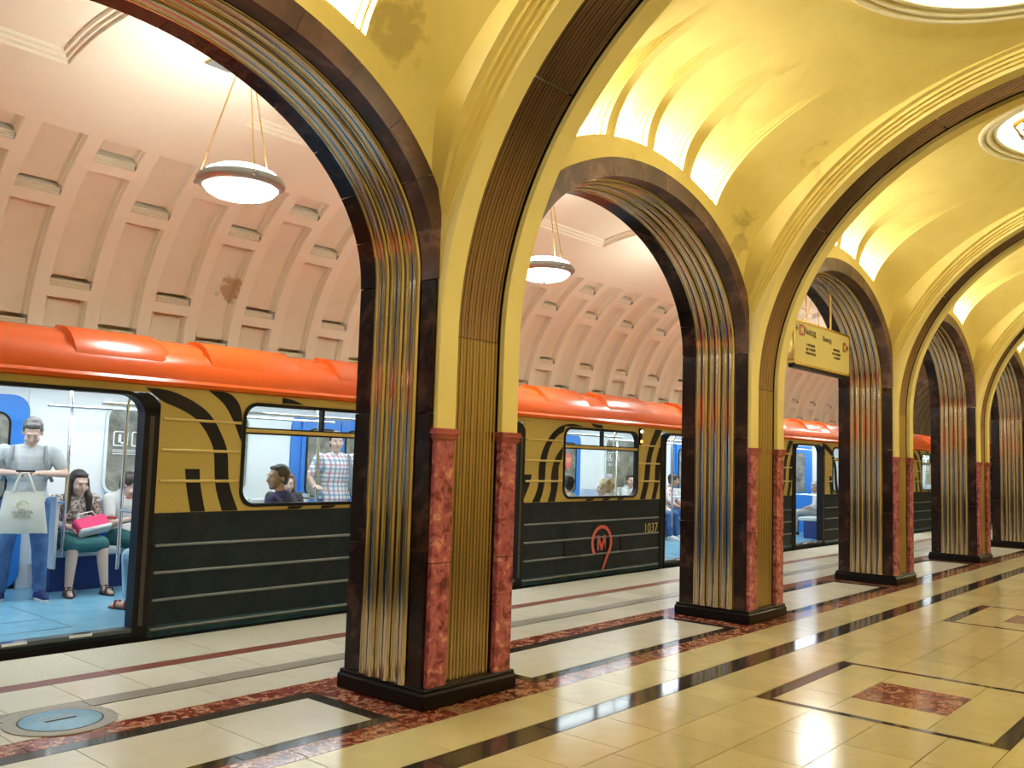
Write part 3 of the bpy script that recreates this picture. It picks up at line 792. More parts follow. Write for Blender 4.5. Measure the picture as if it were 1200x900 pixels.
def make_car(detail=True):
    root = empty('train_car', ((X0+X1)/2, 4.33, 0))
    secs = [(X0, D0(0)-.13, (-3.1, -2.1))]+[(D1(k)+.13, D0(k+1)-.13, (.63+DP*k, 2.32+DP*k)) for k in range(3)]+[(D1(3)+.13, X1, (14.05, 15.0))]
    for si, (a, b, (w0, w1)) in enumerate(secs):
        lo = MB().box(a, b, YS, YS+.05, -.42, .975).build('lower_panel', m_blk, root, None)
        MB().box(a, b, YS-.008, YS+.002, .935, .975).build('belt_rail', m_blk, lo, None)
        for z in (.715, .50, .285, .055):
            MB().bbox(a+.03, b-.03, YS-.014, YS+.004, z-.011, z+.011, .005).build('ridge', m_ridge, lo, 40)
        hole = dense(rrect(w0, w1, 1.02, 1.905, .13, 6)); mb = MB(); plate(mb, a, b, .975, 2.0, hole, YS, YS+.05)
        upn = mb.build('upper_panel', m_gold, root, 30)
        for z in (1.73, 1.48, 1.23):
            for xa, xb in ((a+.03, w0-.03), (w1+.03, b-.03)):
                if xb-xa > .12: MB().bbox(xa, xb, YS-.016, YS+.004, z-.012, z+.012, .006).build('rib_bar', m_gold2, upn, 40)
        win = empty('window', ((w0+w1)/2, YS, 1.02), root)
        o1 = rrect(w0-.014, w1+.014, 1.006, 1.919, .14, 8); i1 = rrect(w0+.016, w1-.016, 1.036, 1.889, .12, 8)
        MB().ring(o1, i1, YS-.012, YS+.056).build('gasket', m_rubber, win, 40)
        MB().box(w0+.014, w1-.014, YS-.006, YS+.05, 1.655, 1.685).build('divider_bar', m_gold2, win, None)
        MB().box(w0+.014, w1-.014, YS-.004, YS+.05, 1.640, 1.655).box(w0+.014, w1-.014, YS-.004, YS+.05, 1.685, 1.698).build('divider_seal', m_rubber, win, None)
        xm = (w0+w1)/2; MB().box(xm-.013, xm+.013, YS-.004, YS+.05, 1.698, 1.892).build('mullion', m_rubber, win, None)
        MB().box(w0+.016, w1-.016, YS+.03, YS+.036, 1.036, 1.64).build('lower_pane', m_glass, win, None)
        MB().box(w0+.016, xm-.013, YS+.02, YS+.026, 1.698, 1.889).build('upper_pane', m_glass, win, None)
        MB().box(xm+.013, w1-.016, YS+.02, YS+.026, 1.698, 1.889).build('upper_pane', m_glass, win, None)
        # charcoal arches painted on the gold side
        if si in (1, 3): lefts = [shift(q, DP*(si-1)) for q in (Sb, Sc, Sd, Se)]
        elif si == 2: lefts = [B1, B2, B0, B3]
        elif si == 4: lefts = [shift(Sb, DP*3), shift(Sc, DP*3)]
        else: lefts = []
        for q in lefts: decal(upn, q)
        if si in (1, 2, 3):
            for q in (R1, R2): decal(upn, shift(q, DP*(si-2)))
            for f in (.30, .52, .72):
                xx = w0+(w1-w0)*f; decal(upn, [(xx, 1.003), (xx+.16, 1.003), (xx+.12, .978), (xx-.02, .978)])
    for k in range(4):
        a, b = D0(k), D1(k)
        dn = empty('door_opening', ((a+b)/2, YS, .085), root)
        def opening(e, zb): 
            r = .16+e; n = 8; pts = [(b+e, zb)]
            pts += [(b+e-r+r*math.cos(R(90*i/n)), 1.905+e-r+r*math.sin(R(90*i/n))) for i in range(n+1)]
            pts += [(a-e+r-r*math.sin(R(90*i/n)), 1.905+e-r+r*math.cos(R(90*i/n))) for i in range(n+1)]
            return pts+[(a-e, zb)]
        MB().ring(opening(.03, -.05), opening(0, .03), YS-.02, YS+.10).build('rubber_seal', m_rubber, dn, 40)
        MB().box(b+.02, b+.132, YS-.012, YS+.10, -.02, 1.82).build('jamb', m_rubber, dn, None)
        MB().box(a-.132, a-.02, YS-.012, YS+.10, -.02, 1.82).build('jamb', m_rubber, dn, None)
        MB().prism([(b+.03, 1.75), (b+.132, 1.75), (b+.132, 1.84), (b+.08, 1.90), (b+.02, 1.93), (b-.03, 1.93), (b+.0, 1.88)], YS-.012, YS+.10).build('corner_seal', m_rubber, dn, None)
        MB().box(b+.05, b+.085, YS-.016, YS-.008, .1, 1.75).build('jamb_groove', m_jamb, dn, None)
        MB().box(a-.13, b+.13, YS, YS+.05, 1.935, 2.0).build('header', m_gold, dn, None)
        MB().box(a-.132, b+.132, YS-.01, YS+.12, -.42, .06).build('step', m_blk, dn, None)
        MB().box(a, b, YS-.02, YS+.09, .06, .09).build('sill', m_sill, dn, None)
        for f in (.25, .62): MB().box(a+(b-a)*f, a+(b-a)*f+.17, YS-.025, YS+.03, .075, .096).build('sill_plate', m_chrome, dn, None)
        # closed blue door on the far side
        MB().box(a-.16, b+.16, 5.57, 5.62, 1.90, 2.12).build('far_header', m_white, root, None)
        fd = empty('far_door', ((a+b)/2, 5.55, .085), root)
        MB().prism(rrect(a-.12, b+.12, .09, 1.97, .16), 5.535, 5.60).build('door_frame', m_blue, fd, 30)
        for s0, s1 in ((a+.02, (a+b)/2-.01), ((a+b)/2+.01, b-.02)):
            lf = MB().prism(rrect(s0, s1, .10, 1.9, .05), 5.505, 5.54).build('door_leaf', m_blue, fd, 30)
            h = rrect(s0+.08, s1-.06, .95, 1.78, .10)
            MB().prism(h, 5.495, 5.506).build('door_pane', m_pane, lf, 30)
            MB().ring(rrect(s0+.06, s1-.04, .93, 1.80, .12), h, 5.488, 5.51).build('pane_seal', m_rubber, lf, 30)
    # far wall, floor, ceiling, ends
    for si, (a, b, (w0, w1)) in enumerate(secs):
        a, b = (a-.02 if si else X0), (b+.02 if si < 4 else X1)
        MB().box(a, b, 5.56, 5.62, .085, 2.12).build('far_wall', m_white, root, None)
        fw_ = MB().prism(rrect(w0, w1, 1.02, 1.9, .10), 5.545, 5.562).build('far_window', m_pane, root, 30)
        MB().ring(rrect(w0-.03, w1+.03, .99, 1.93, .13), rrect(w0, w1, 1.02, 1.9, .10), 5.535, 5.565).build('window_frame', m_white2, fw_, 30)
        if si in (1, 2, 3):
            for j in range(2):
                x = w0+.06+.20*j
                MB().ring(rrect(x, x+.16, 1.50, 1.66, .02), rrect(x+.012, x+.148, 1.512, 1.648, .015), 5.538, 5.544).build('seat_sticker', m_white, fw_, None)
                MB().ball((x+.07, 5.54, 1.61), .018, 8, 6).box(x+.055, x+.085, 5.538, 5.544, 1.54, 1.60).box(x+.085, x+.115, 5.538, 5.544, 1.525, 1.545).build('sticker_figure', m_white, fw_, None)
            MB().box(w0+.06, w0+.40, 5.538, 5.544, 1.455, 1.463).box(w0+.06, w0+.38, 5.538, 5.544, 1.435, 1.442).box(w0+.06, w0+.40, 5.538, 5.544, 1.415, 1.422).build('sticker_text', m_white, fw_, None)
    MB().box(X0, X1, YS+.0, 5.62, .0, .085).build('car_floor', m_tfloor, root, None)
    for k in range(4):
        MB().box(D0(k)+.3, D0(k)+.95, 3.35, 3.357, .0849, .0862).box(D0(k)+.3, D0(k)+.307, 3.35, 4.6, .0849, .0862).box(D0(k)+.95, D0(k)+.957, 3.35, 4.6, .0849, .0862).box(D0(k)+.3, D0(k)+.95, 3.8, 3.807, .0849, .0862).build('floor_hatch', m_hatch, root, None)
    MB().box(X0, X1, 3.06, 5.6, 2.12, 2.15).build('car_ceiling', m_white, root, None)
    for k in range(8):
        x = X0+.3+k*2.32
        for y in (3.75, 4.75): MB().box(x, x+2.1, y, y+.22, 2.105, 2.122).build('ceiling_light', m_e_train, root, None)
    for xe in (X0, X1-.04):
        e = MB().box(xe, xe+.04, 3.05, 5.62, -.3, 2.3).build('end_wall', m_white, root, None)
        sgn = 1 if xe == X0 else -1; xi = xe+.04 if sgn > 0 else xe
        dd = MB().box(min(xi, xi+.03*sgn), max(xi, xi+.03*sgn), 3.95, 4.71, .085, 1.95).build('end_door', m_blue, e, None)
        MB().box(min(xi, xi+.04*sgn), max(xi, xi+.04*sgn), 4.1, 4.56, .95, 1.8).build('end_door_pane', m_pane, e, None)
    # benches, screens, poles, rails
    for k in range(4):
        a, b = D1(k)+.26, (D0(k+1)-.26 if k < 3 else 15.2)
        for near in (0, 1):
            def fy(y): return 8.62-y if near else y
            def bx_(x0, x1, y0, y1, z0, z1, nm, mt, bev=.0):
                y0, y1 = sorted((fy(y0), fy(y1)))
                return (MB().bbox(x0, x1, y0, y1, z0, z1, bev) if bev else MB().box(x0, x1, y0, y1, z0, z1)).build(nm, mt, be, 40)
            be = empty('bench', ((a+b)/2, fy(5.3), .085), root)
            bx_(a, b, 5.15, 5.55, .085, .42, 'bench_base', m_navy)
            n = 6 if k < 3 else 3; w = (b-a)/n
            for j in range(n):
                bx_(a+j*w+.004, a+(j+1)*w-.004, 5.03, 5.50, .42, .50, 'cushion', m_cush, .02)
                bx_(a+j*w+.004, a+(j+1)*w-.004, 5.44, 5.53, .52, .93, 'seat_back', m_blue if j == 1 else m_cush, .02)
            for xe in (() if near else (a-.05, b+.02)):
                bx_(xe, xe+.03, 5.0, 5.55, .32, 1.0, 'end_screen', m_white)
        for x in (a-.03, b+.03):
            for y in (4.85, 3.75):
                MB().tube([(x, y, .45), (x, y, 1.86), (x+.02, y+(.12 if y > 4 else -.12), 2.12)], .017, 8).tube([(x, y, .95), (x, 5.5 if y > 4 else 3.1, .95)], .014, 8).build('grab_pole', m_chrome, root, 60)
        for x, y in ((a+.66, 4.85), (b-.14, 4.62)):
            MB().tube([(x, y, .085), (x, y, 2.12)], .017, 8).build('grab_pole', m_chrome, root, 60)
        for y in (4.85, 3.75):
            MB().tube([(a-.25, y, 1.86), (b+.25, y, 1.86)], .015, 8).build('hand_rail', m_chrome, root, 60)
    # roof
    pr = roof_prof()
    MB().grid([[(x, y, z) for y, z in pr] for x in (X0, X1)]).build('roof', m_roof, root, 28)
    x = -.84-3*1.148
    humps = []
    for k in range(-1, 4):
        for (ha, hb) in ((-.84, -.03), (.30, 1.28), (1.66, 2.85)): humps.append((ha+DP*k, hb+DP*k))
    hp = [(3.03, 2.17), (3.05, 2.225), (3.10, 2.30), (3.17, 2.365), (3.27, 2.415), (3.45, 2.44), (3.5, 2.40)]
    hl = [(3.05, 2.16), (3.07, 2.20), (3.12, 2.24), (3.19, 2.30), (3.28, 2.35), (3.45, 2.39), (3.5, 2.38)]
    for ha, hb in humps:
        if ha < X0+.1 or hb > X1-.1: continue
        MB().grid([[(ha, y, z) for y, z in hl], [(ha+.02, y, z) for y, z in hp], [(hb-.10, y, z) for y, z in hp], [(hb+.05, y, z) for y, z in hl]]).build('roof_vent', m_roof, root, 30)
    MB().box(X0, X1, 5.62, YF, -.42, 2.0).build('far_side', m_blk, root, None)
    MB().box(X0+.3, X1-.3, 3.15, 5.5, -1.0, -.02).build('underframe', m_rubber, root, None)
    return root
m_jamb = M('jamb_grey', (.045,.04,.042), .3); m_sill = M('sill_metal', (.10,.12,.13), .35, .6)
m_white2 = M('interior_trim', (.66,.72,.73), .35); m_hatch = M('hatch_line', (.05,.10,.13), .5)
m_pane = M('dark_pane', (.10,.11,.10), .12, 0, .5, noise=(6, (.30,.30,.26), .16))
car = make_car(); tag(car, 'gold and black metro train car with red roof, number 1037', 'train', 'cars of the metro train')
# number, pin logo, vents and signal lamps belong to this car only
o = text('1037', .185, (7.28, YS-.006, .515), m_num, car, 'car_number', bold=-.001)
pin = []
for i in range(25):
    a = R(222-250*i/24); pin.append((6.065+.215*math.cos(a), .43+.205*math.sin(a)))
pin.append((6.20, .26)); pin.append((6.085, .065))
def ribbon(pts, w):
    L = []; Rr = []
    for i, q in enumerate(pts):
        a = pts[max(0, i-1)]; b = pts[min(len(pts)-1, i+1)]
        t = Vector((b[0]-a[0], b[1]-a[1])).normalized(); n = Vector((-t.y, t.x))*w/2
        L.append((q[0]+n.x, q[1]+n.y)); Rr.append((q[0]-n.x, q[1]-n.y))
    return L, Rr
l, r_ = ribbon(pin, .045); mb = MB(); mb.grid([[(a[0], YS-.0165, a[1]), (b[0], YS-.0165, b[1])] for a, b in zip(l, r_)]); mb.grid([[(a[0], YS-.012, a[1]), (b[0], YS-.012, b[1])] for a, b in zip(l, r_)])
lg = mb.build('pin_logo', m_logo, car, None)
text('М', .25, (6.065, YS-.012, .335), m_logo, car, 'logo_letter', bold=.006)
for xa, xb in ((5.26, 5.63), (6.51, 6.84)):
    vg = MB().box(xa, xb, YS-.006, YS+.002, .25, .48).build('body_vent', m_rubber, car, None)
    for j in range(7): MB().box(xa+.01, xb-.01, YS-.012, YS-.004, .262+.031*j, .278+.031*j).build('vent_slat', m_blk, vg, None)
sl = MB().bbox(6.925, 6.985, YS-.03, YS+.002, 1.74, 1.97, .008).build('signal_housing', m_rubber, car, 30)
MB().ball((6.955, YS-.03, 1.925), .021, 10, 6).build('white_signal', emis('signal_white', (1,.85,.6), 8), sl, 60)
MB().ball((6.955, YS-.03, 1.785), .021, 10, 6).build('orange_signal', emis('signal_orange', (1,.30,.06), 8), sl, 60)
# red shield sticker on a far door pane
dx = D0(2)+.94
MB().prism([(dx-.11, 1.49), (dx-.10, 1.55), (dx-.05, 1.595), (dx, 1.61), (dx+.05, 1.595), (dx+.10, 1.55), (dx+.11, 1.49), (dx+.07, 1.40), (dx, 1.305), (dx-.07, 1.40)], 5.482, 5.487).build('shield_sticker', m_logo, car, None)
car_st = MB().box(dx-.07, dx+.07, 5.478, 5.482, 1.515, 1.528).box(dx-.06, dx+.06, 5.478, 5.482, 1.485, 1.497).box(dx-.045, dx+.045, 5.478, 5.482, 1.455, 1.466).build('sticker_lines', m_num, car, None)
car2 = copy_tree(car); car2.location.x += 19.22
tag(car2, 'gold and black metro train car with red roof, next beyond the one numbered 1037', 'train', 'cars of the metro train')
for ch_ in list(car2.children):
    if ch_.name.split('.')[0] in ('car_number', 'pin_logo', 'logo_letter', 'body_vent', 'signal_housing', 'shield_sticker', 'sticker_lines'):
        for g_ in list(ch_.children): bpy.data.objects.remove(g_)
        bpy.data.objects.remove(ch_)
# ================================================================== people on the train
def blob(mb, vox, mat, name, parent, it=2):
    me = bpy.data.meshes.new('tmp'); me.from_pydata([tuple(v) for v in mb.v], [], mb.f)
    bm = bmesh.new(); bm.from_mesh(me); bmesh.ops.recalc_face_normals(bm, faces=bm.faces[:]); bm.to_mesh(me); bm.free()
    t = bpy.data.objects.new('tmp', me); COL.objects.link(t)
    r = t.modifiers.new('r', 'REMESH'); r.mode = 'VOXEL'; r.voxel_size = vox; r.use_smooth_shade = True
    s = t.modifiers.new('s', 'SMOOTH'); s.factor = .5; s.iterations = it
    dg = bpy.context.evaluated_depsgraph_get(); out = bpy.data.meshes.new_from_object(t.evaluated_get(dg))
    bpy.data.objects.remove(t); bpy.data.meshes.remove(me); out.name = name
    out.materials.clear(); out.materials.append(mat)
    for p in out.polygons: p.use_smooth = True
    out.transform(Matrix.Translation(-wl(parent)))
    return obj(name, out, parent)
def skin(n, c): return M(n, c, .45, noise=(8, tuple(x*.86 for x in c), .25))
sk_a = skin('skin_fair', (.62,.38,.29)); sk_b = skin('skin_light', (.66,.46,.37)); sk_c = skin('skin_tan', (.48,.28,.19))
h_dark = M('hair_dark', (.018,.013,.012), .45, noise=(40,(.05,.038,.03),.2)); h_grey = M('hair_grey', (.16,.15,.14), .5, noise=(60,(.035,.033,.03),.12))
h_red = M('hair_auburn', (.20,.06,.025), .5); h_blond = M('hair_blond', (.62,.50,.30), .5, noise=(30,(.42,.32,.17),.2)); h_white = M('hair_white', (.55,.53,.50), .5, noise=(30,(.2,.19,.18),.2))
m_eye = M('eye_dark', (.03,.02,.02), .2); m_lip = M('lip', (.42,.14,.12), .4)
def cloth(n, c, c2=None, sc=6, k=.2): return M(n, c, .8, noise=(sc, c2 or tuple(x*.8 for x in c), k))
c_tee = cloth('grey_tee', (.50,.55,.57), (.40,.45,.47)); c_jean = cloth('jeans', (.025,.07,.20), (.07,.16,.34), 10); c_navy = cloth('navy_cloth', (.012,.02,.12))
c_teal = cloth('teal_cloth', (.02,.12,.13)); c_white = cloth('white_cloth', (.70,.70,.68)); c_pink = cloth('pink_bag', (.72,.05,.16)); c_black = cloth('black_cloth', (.02,.02,.025), (.07,.07,.08))
c_lace = M('lace', (.05,.035,.03), .8, noise=(55, (.42,.30,.24), .06)); c_blouse = M('blouse', (.16,.13,.11), .8, noise=(38, (.62,.56,.50), .05))
c_flor = M('red_floral', (.74,.72,.70), .8, noise=(16,), ramp=[(.0,(.74,.72,.70)),(.57,(.74,.72,.70)),(.60,(.55,.03,.05)),(.9,(.5,.03,.05))])
c_bag = cloth('canvas', (.62,.63,.58), (.55,.56,.52)); c_strap = M('strap_grey', (.22,.25,.27), .7); c_green = cloth('green_cloth', (.10,.30,.12))
m_phone = M('phone', (.02,.02,.025), .2); m_sole = M('sole', (.60,.60,.58), .6); m_sandal = M('sandal', (.05,.03,.025), .5); m_rsandal = M('red_sandal', (.35,.03,.04), .5)
def plaid():
    m = M('plaid', (.8,.8,.8), .8); nt = m.node_tree; N = nt.nodes; L = nt.links; b = N['Principled BSDF']
    geo = N.new('ShaderNodeNewGeometry'); sp = N.new('ShaderNodeSeparateXYZ'); L.new(geo.outputs['Position'], sp.inputs[0])
    def band(sock, period, lo, colr, prev, ph=0.):
        a = N.new('ShaderNodeMath'); a.operation = 'MULTIPLY_ADD'; L.new(sock, a.inputs[0]); a.inputs[1].default_value = 1/period; a.inputs[2].default_value = ph
        f = N.new('ShaderNodeMath'); f.operation = 'FRACT'; L.new(a.outputs[0], f.inputs[0])
        c = N.new('ShaderNodeMath'); c.operation = 'LESS_THAN'; L.new(f.outputs[0], c.inputs[0]); c.inputs[1].default_value = lo
        mu = N.new('ShaderNodeMath'); mu.operation = 'MULTIPLY'; L.new(c.outputs[0], mu.inputs[0]); mu.inputs[1].default_value = .62
        mx = N.new('ShaderNodeMix'); mx.data_type = 'RGBA'; L.new(mu.outputs[0], mx.inputs[0])
        if prev is None: mx.inputs[6].default_value = (.78,.80,.80,1)
        else: L.new(prev, mx.inputs[6])
        mx.inputs[7].default_value = (*colr, 1); return mx.outputs[2]
    o = band(sp.outputs['X'], .09, .2, (.45,.06,.12), None); o = band(sp.outputs['X'], .09, .18, (.05,.16,.42), o, .5)
    o = band(sp.outputs['Z'], .10, .2, (.08,.22,.45), o); o = band(sp.outputs['Z'], .10, .15, (.5,.10,.18), o, .5)
    L.new(o, b.inputs['Base Color']); return m
c_plaid = plaid()

SEAT = dict(pelvis=(0,.02,.60), waist=(0,.05,.74), chest=(0,.04,.90), neck=(0,.0,1.02), head=(0,-.03,1.14), sh=(.175,.03,.955), el=(.225,-.06,.73), wr=(.10,-.24,.66), hip=(.09,0,.58), kn=(.11,-.42,.55), an=(.12,-.46,.15), toe=(.13,-.62,.10))
STAND = dict(pelvis=(0,.0,1.0), waist=(0,.01,1.13), chest=(0,.0,1.33), neck=(0,-.01,1.50), head=(0,-.03,1.635), sh=(.19,0,1.43), el=(.25,-.02,1.17), wr=(.25,-.10,.93), hip=(.09,0,.96), kn=(.10,-.01,.56), an=(.11,.02,.17), toe=(.13,-.16,.11))
def person(label, loc, rot, base, skn, hair_m, hair='short', shirt=None, sleeve=.55, pants=None, plen=1.0, shoe=None, over=None, hyaw=0., hpit=0., vox=.011, bulk=1., hdir=None, skirt=False, group=None, sole=None, foot='shoe'):
    """over: joint overrides; 'elL' etc. set one side (L = local +x)"""
    root = empty('person', (loc[0], loc[1], .085)); tag(root, label, 'person', group)
    T = Matrix.Translation((loc[0], loc[1], 0)) @ Matrix.Rotation(R(rot), 4, 'Z')
    J = dict(base); J.update(over or {})
    def j(n, s=0):
        if s:
            q = J.get(n+('L' if s > 0 else 'R'))
            if q is None: q = J[n]; q = (q[0]*s, q[1], q[2])
        else: q = J[n]
        return T @ Vector(q)
    Rm = T.to_3x3()
    HR_ = Rm @ Matrix.Rotation(R(hyaw), 3, 'Z') @ Matrix.Rotation(R(hpit), 3, 'X')
    hc = j('head')
    def h(x, y, z): return hc + HR_ @ Vector((x, y, z))
    b = MB()
    def torso(mb, e):
        p, w_, c = j('pelvis'), j('waist'), j('chest')
        mb.ball(p, .155*bulk+e, 16, 10, (1.05, .74, .78), Rm); mb.ball((p+w_)/2, .142*bulk+e, 16, 10, (1.02, .74, .9), Rm)
        mb.ball(w_, .138*bulk+e, 16, 10, (1.02, .74, 1), Rm); mb.ball((w_+c)/2, .148*bulk+e, 16, 10, (1.04, .74, 1), Rm); mb.ball(c, .155*bulk+e, 16, 10, (1.10, .76, .95), Rm)
        mb.cone(j('sh', 1)-Vector((0, 0, .012)), .054+e, j('sh', -1)-Vector((0, 0, .012)), .054+e)
        for s in (1, -1): mb.cone(j('sh', s)*.8+c*.2+Vector((0, 0, .01)), .05+e, j('neck')-Vector((0, 0, .035)), .05+e*.5)
        for s in (1, -1): mb.cone(j('sh', s), .056+e, c+(j('sh', s)-c)*.45-Vector((0, 0, .02)), .085+e)
    torso(b, -.006)
    b.cone(j('chest')+Vector((0, 0, .08)), .07, j('neck'), .052); b.cone(j('neck'), .05, h(0, .02, -.05), .05)
    # head
    b.ball(h(0, .012, .030), .088, 18, 12, (.86, 1.05, 1.0), HR_); b.ball(h(0, -.030, -.030), .076, 16, 10, (.84, .86, 1.12), HR_)
    b.ball(h(0, -.060, -.092), .030, 10, 8, (1.1, .9, .8), HR_); b.cone(h(0, -.090, .010), .010, h(0, -.110, -.030), .014, 8)
    for s in (1, -1):
        b.ball(h(.079*s, .012, -.012), .022, 10, 8, (.4, .8, 1.3), HR_); b.ball(h(.040*s, -.070, -.030), .028, 10, 8, (1, .8, .8), HR_)
    b.ball(h(0, -.078, .028), .03, 10, 8, (1.7, .6, .5), HR_)
    for s in (1, -1):
        b.cone(j('sh', s), .050, j('el', s), .037); b.cone(j('el', s), .037, j('wr', s), .025)
        wr = j('wr', s); fd = (wr-j('el', s)).normalized()
        if hdir and hdir.get(s): fd = (Rm @ Vector(hdir[s])).normalized()
        side = fd.cross(Vector((0, 0, 1))); side = side.normalized() if side.length > .1 else Rm @ Vector((1, 0, 0)); upv = side.cross(fd)
        pc = wr+fd*.05
        rotm = Matrix((side, fd, upv)).transposed()
        b.ball(pc, .046, 12, 8, (.9, 1.05, .42), rotm)
        for f, (o_, L_) in enumerate(((-.030, .058), (-.010, .068), (.010, .064), (.029, .052))):
            k0 = pc+fd*.038+side*o_; k1 = k0+fd*L_*.5-upv*.012; k2 = k1+fd*L_*.32-upv*.026
            b.cone(k0, .0095, k1, .009, 8); b.cone(k1, .009, k2, .008, 8)
        ts = -s
        k0 = pc-fd*.012+side*.034*ts*(-1 if False else 1); k1 = k0+side*.022*ts+fd*.028-upv*.008; k2 = k1+fd*.028-upv*.012
        b.cone(k0, .012, k1, .0105, 8); b.cone(k1, .0105, k2, .009, 8)
        b.cone(j('hip', s), .078*bulk, j('kn', s), .055); b.cone(j('kn', s), .054, j('kn', s)*.62+j('an', s)*.38+Rm @ Vector((0, .012, 0)), .052); b.cone(j('kn', s)*.62+j('an', s)*.38+Rm @ Vector((0, .012, 0)), .052, j('an', s), .034)
        b.cone(j('an', s)-Vector((0, 0, .02)), .034, j('toe', s), .022)
    blob(b, vox, skn, 'body', root)
    # face
    for s in (1, -1):
        MB().ball(h(.031*s, -.0925, .002), .0066, 8, 6, (1.5, .5, .7), HR_).build('eye', m_eye, root, 60)
        MB().ball(h(.031*s, -.0955, .020), .009, 8, 6, (1.9, .4, .28), HR_).build('eyebrow', hair_m, root, 60)
    MB().ball(h(0, -.0965, -.062), .009, 8, 6, (2.0, .5, .5), HR_).build('mouth', m_lip, root, 60)
    # hair
    hb = MB(); hb.ball(h(0, .030, .047), .094, 18, 12, (.92, 1.03, .93), HR_); hb.ball(h(0, .050, -.005), .078, 14, 10, (1.0, .8, 1.0), HR_); hb.ball(h(0, -.035, .092), .05, 12, 8, (1.3, .9, .5), HR_)
    for s in (1, -1): hb.ball(h(.056*s, .040, .0), .044, 12, 8, (.75, 1.0, 1.1), HR_); hb.ball(h(.062*s, .005, .035), .036, 10, 8, (.7, 1.1, 1.0), HR_)
    if hair == 'long':
        for s in (1, -1):
            a0, a1, a2, a3 = h(.075*s, .02, .03), h(.088*s, .0, -.08), j('neck')+Rm @ Vector((.10*s, -.05, -.03)), j('chest')+Rm @ Vector((.11*s, -.10, -.06))
            hb.cone(a0, .030, a1, .034); hb.cone(a1, .034, a2, .038); hb.cone(a2, .038, a3, .022)
        hb.cone(h(0, .06, 0), .08, j('neck')+Rm @ Vector((0, .07, -.05)), .07)
    if hair == 'curly':
        random.seed(3)
        for i in range(60):
            a = random.uniform(0, 2*PI); e = random.uniform(-.3, 1.2); rr = .10
            q = (rr*math.cos(a)*math.cos(e)*.95, .03+rr*math.sin(a)*math.cos(e), .03+rr*math.sin(e))
            if q[1] > -.045: hb.ball(h(*q), .026, 8, 6)
    if hair == 'bob':
        for s in (1, -1): hb.cone(h(.07*s, .03, .03), .035, h(.075*s, .02, -.085), .030)
        hb.cone(h(0, .06, 0), .07, h(0, .06, -.09), .06)
    blob(hb, .009, hair_m, 'hair', root, 1)
    # clothes
    if shirt:
        mb = MB(); torso(mb, .008)
        mb.cone(j('chest')+Vector((0, 0, .09)), .085, j('neck')-Vector((0, 0, .045)), .066)
        for s in (1, -1):
            S, E_, W = j('sh', s), j('el', s), j('wr', s)
            if sleeve <= 1: mb.cone(S, .068, S+(E_-S)*sleeve, .060)
            else: mb.cone(S, .066, E_, .054); mb.cone(E_, .054, E_+(W-E_)*(sleeve-1), .042)
        if base is STAND: mb.ball(j('pelvis')-Vector((0, 0, .03)), .165*bulk, 16, 10, (1.08, .78, .7), Rm)
        blob(mb, vox, shirt, 'shirt', root)
    if pants:
        mb = MB(); mb.ball(j('pelvis')-Vector((0, 0, .02)), .162*bulk, 16, 10, (1.06, .76, .72), Rm)
        for s in (1, -1):
            H_, K, A = j('hip', s), j('kn', s), j('an', s)
            if plen <= 1: mb.cone(H_, .098*bulk, H_+(K-H_)*plen, .078)
            else: mb.cone(H_, .094*bulk, K, .070); mb.cone(K, .070, K+(A-K)*(plen-1), .056)
        if skirt:
            for f in (.2, .5, .8, .98):
                a, c = j('hip', 1), j('hip', -1); a2, c2 = j('kn', 1), j('kn', -1)
                mb.cone(a+(a2-a)*f, .094-.024*f, c+(c2-c)*f, .094-.024*f)
        blob(mb, vox, pants, 'skirt' if skirt else 'trousers', root)
    if shoe:
        for s in (1, -1):
            A, Tt = j('an', s), j('toe', s); fl = Vector((0, 0, 1)); d = (Tt-A); d.z = 0; d.normalize(); heel = Vector((A.x, A.y, .115))-d*.035; toe = Vector((Tt.x, Tt.y, .112))
            sd = d.cross(fl)
            if foot == 'shoe':
                mb = MB(); mb.cone(heel, .040, Vector((A.x, A.y, .15)), .046); mb.cone(heel, .036, toe, .032); mb.cone(Vector((A.x, A.y, .15)), .044, toe, .030)
                sh = blob(mb, .009, shoe, 'shoe', root)
            else:
                mb = MB()
                for f in (.25, .75): 
                    q = heel+(toe-heel)*f; mb.tube([q+sd*.045-fl*.02, q+sd*.03+fl*.045, q-sd*.03+fl*.045, q-sd*.045-fl*.02], .009, 6)
                mb.tube([Vector((A.x, A.y, .17))+sd*.038, Vector((A.x, A.y, .17))+d*.042, Vector((A.x, A.y, .17))-sd*.038, Vector((A.x, A.y, .17))-d*.042], .008, 6, True)
                mb.tube([heel+(toe-heel)*.25+fl*.045, Vector((A.x, A.y, .17))+d*.042], .007, 6)
                sh = mb.build('sandal', shoe, root, 60); sh['kind'] = 'stuff'
            o_ = []
            for k in range(16):
                a = 2*PI*k/16; o_.append((heel+toe)/2+d*math.cos(a)*((toe-heel).length/2+.04)+sd*math.sin(a)*.044)
            MB().add([(q.x, q.y, .086) for q in o_]+[(q.x, q.y, .104) for q in o_], [tuple(range(16))[::-1], tuple(range(16, 32))]+[(k, (k+1) % 16, (k+1) % 16+16, k+16) for k in range(16)]).build('sole', sole or m_sole, sh, 30)
    return root, T, j, h

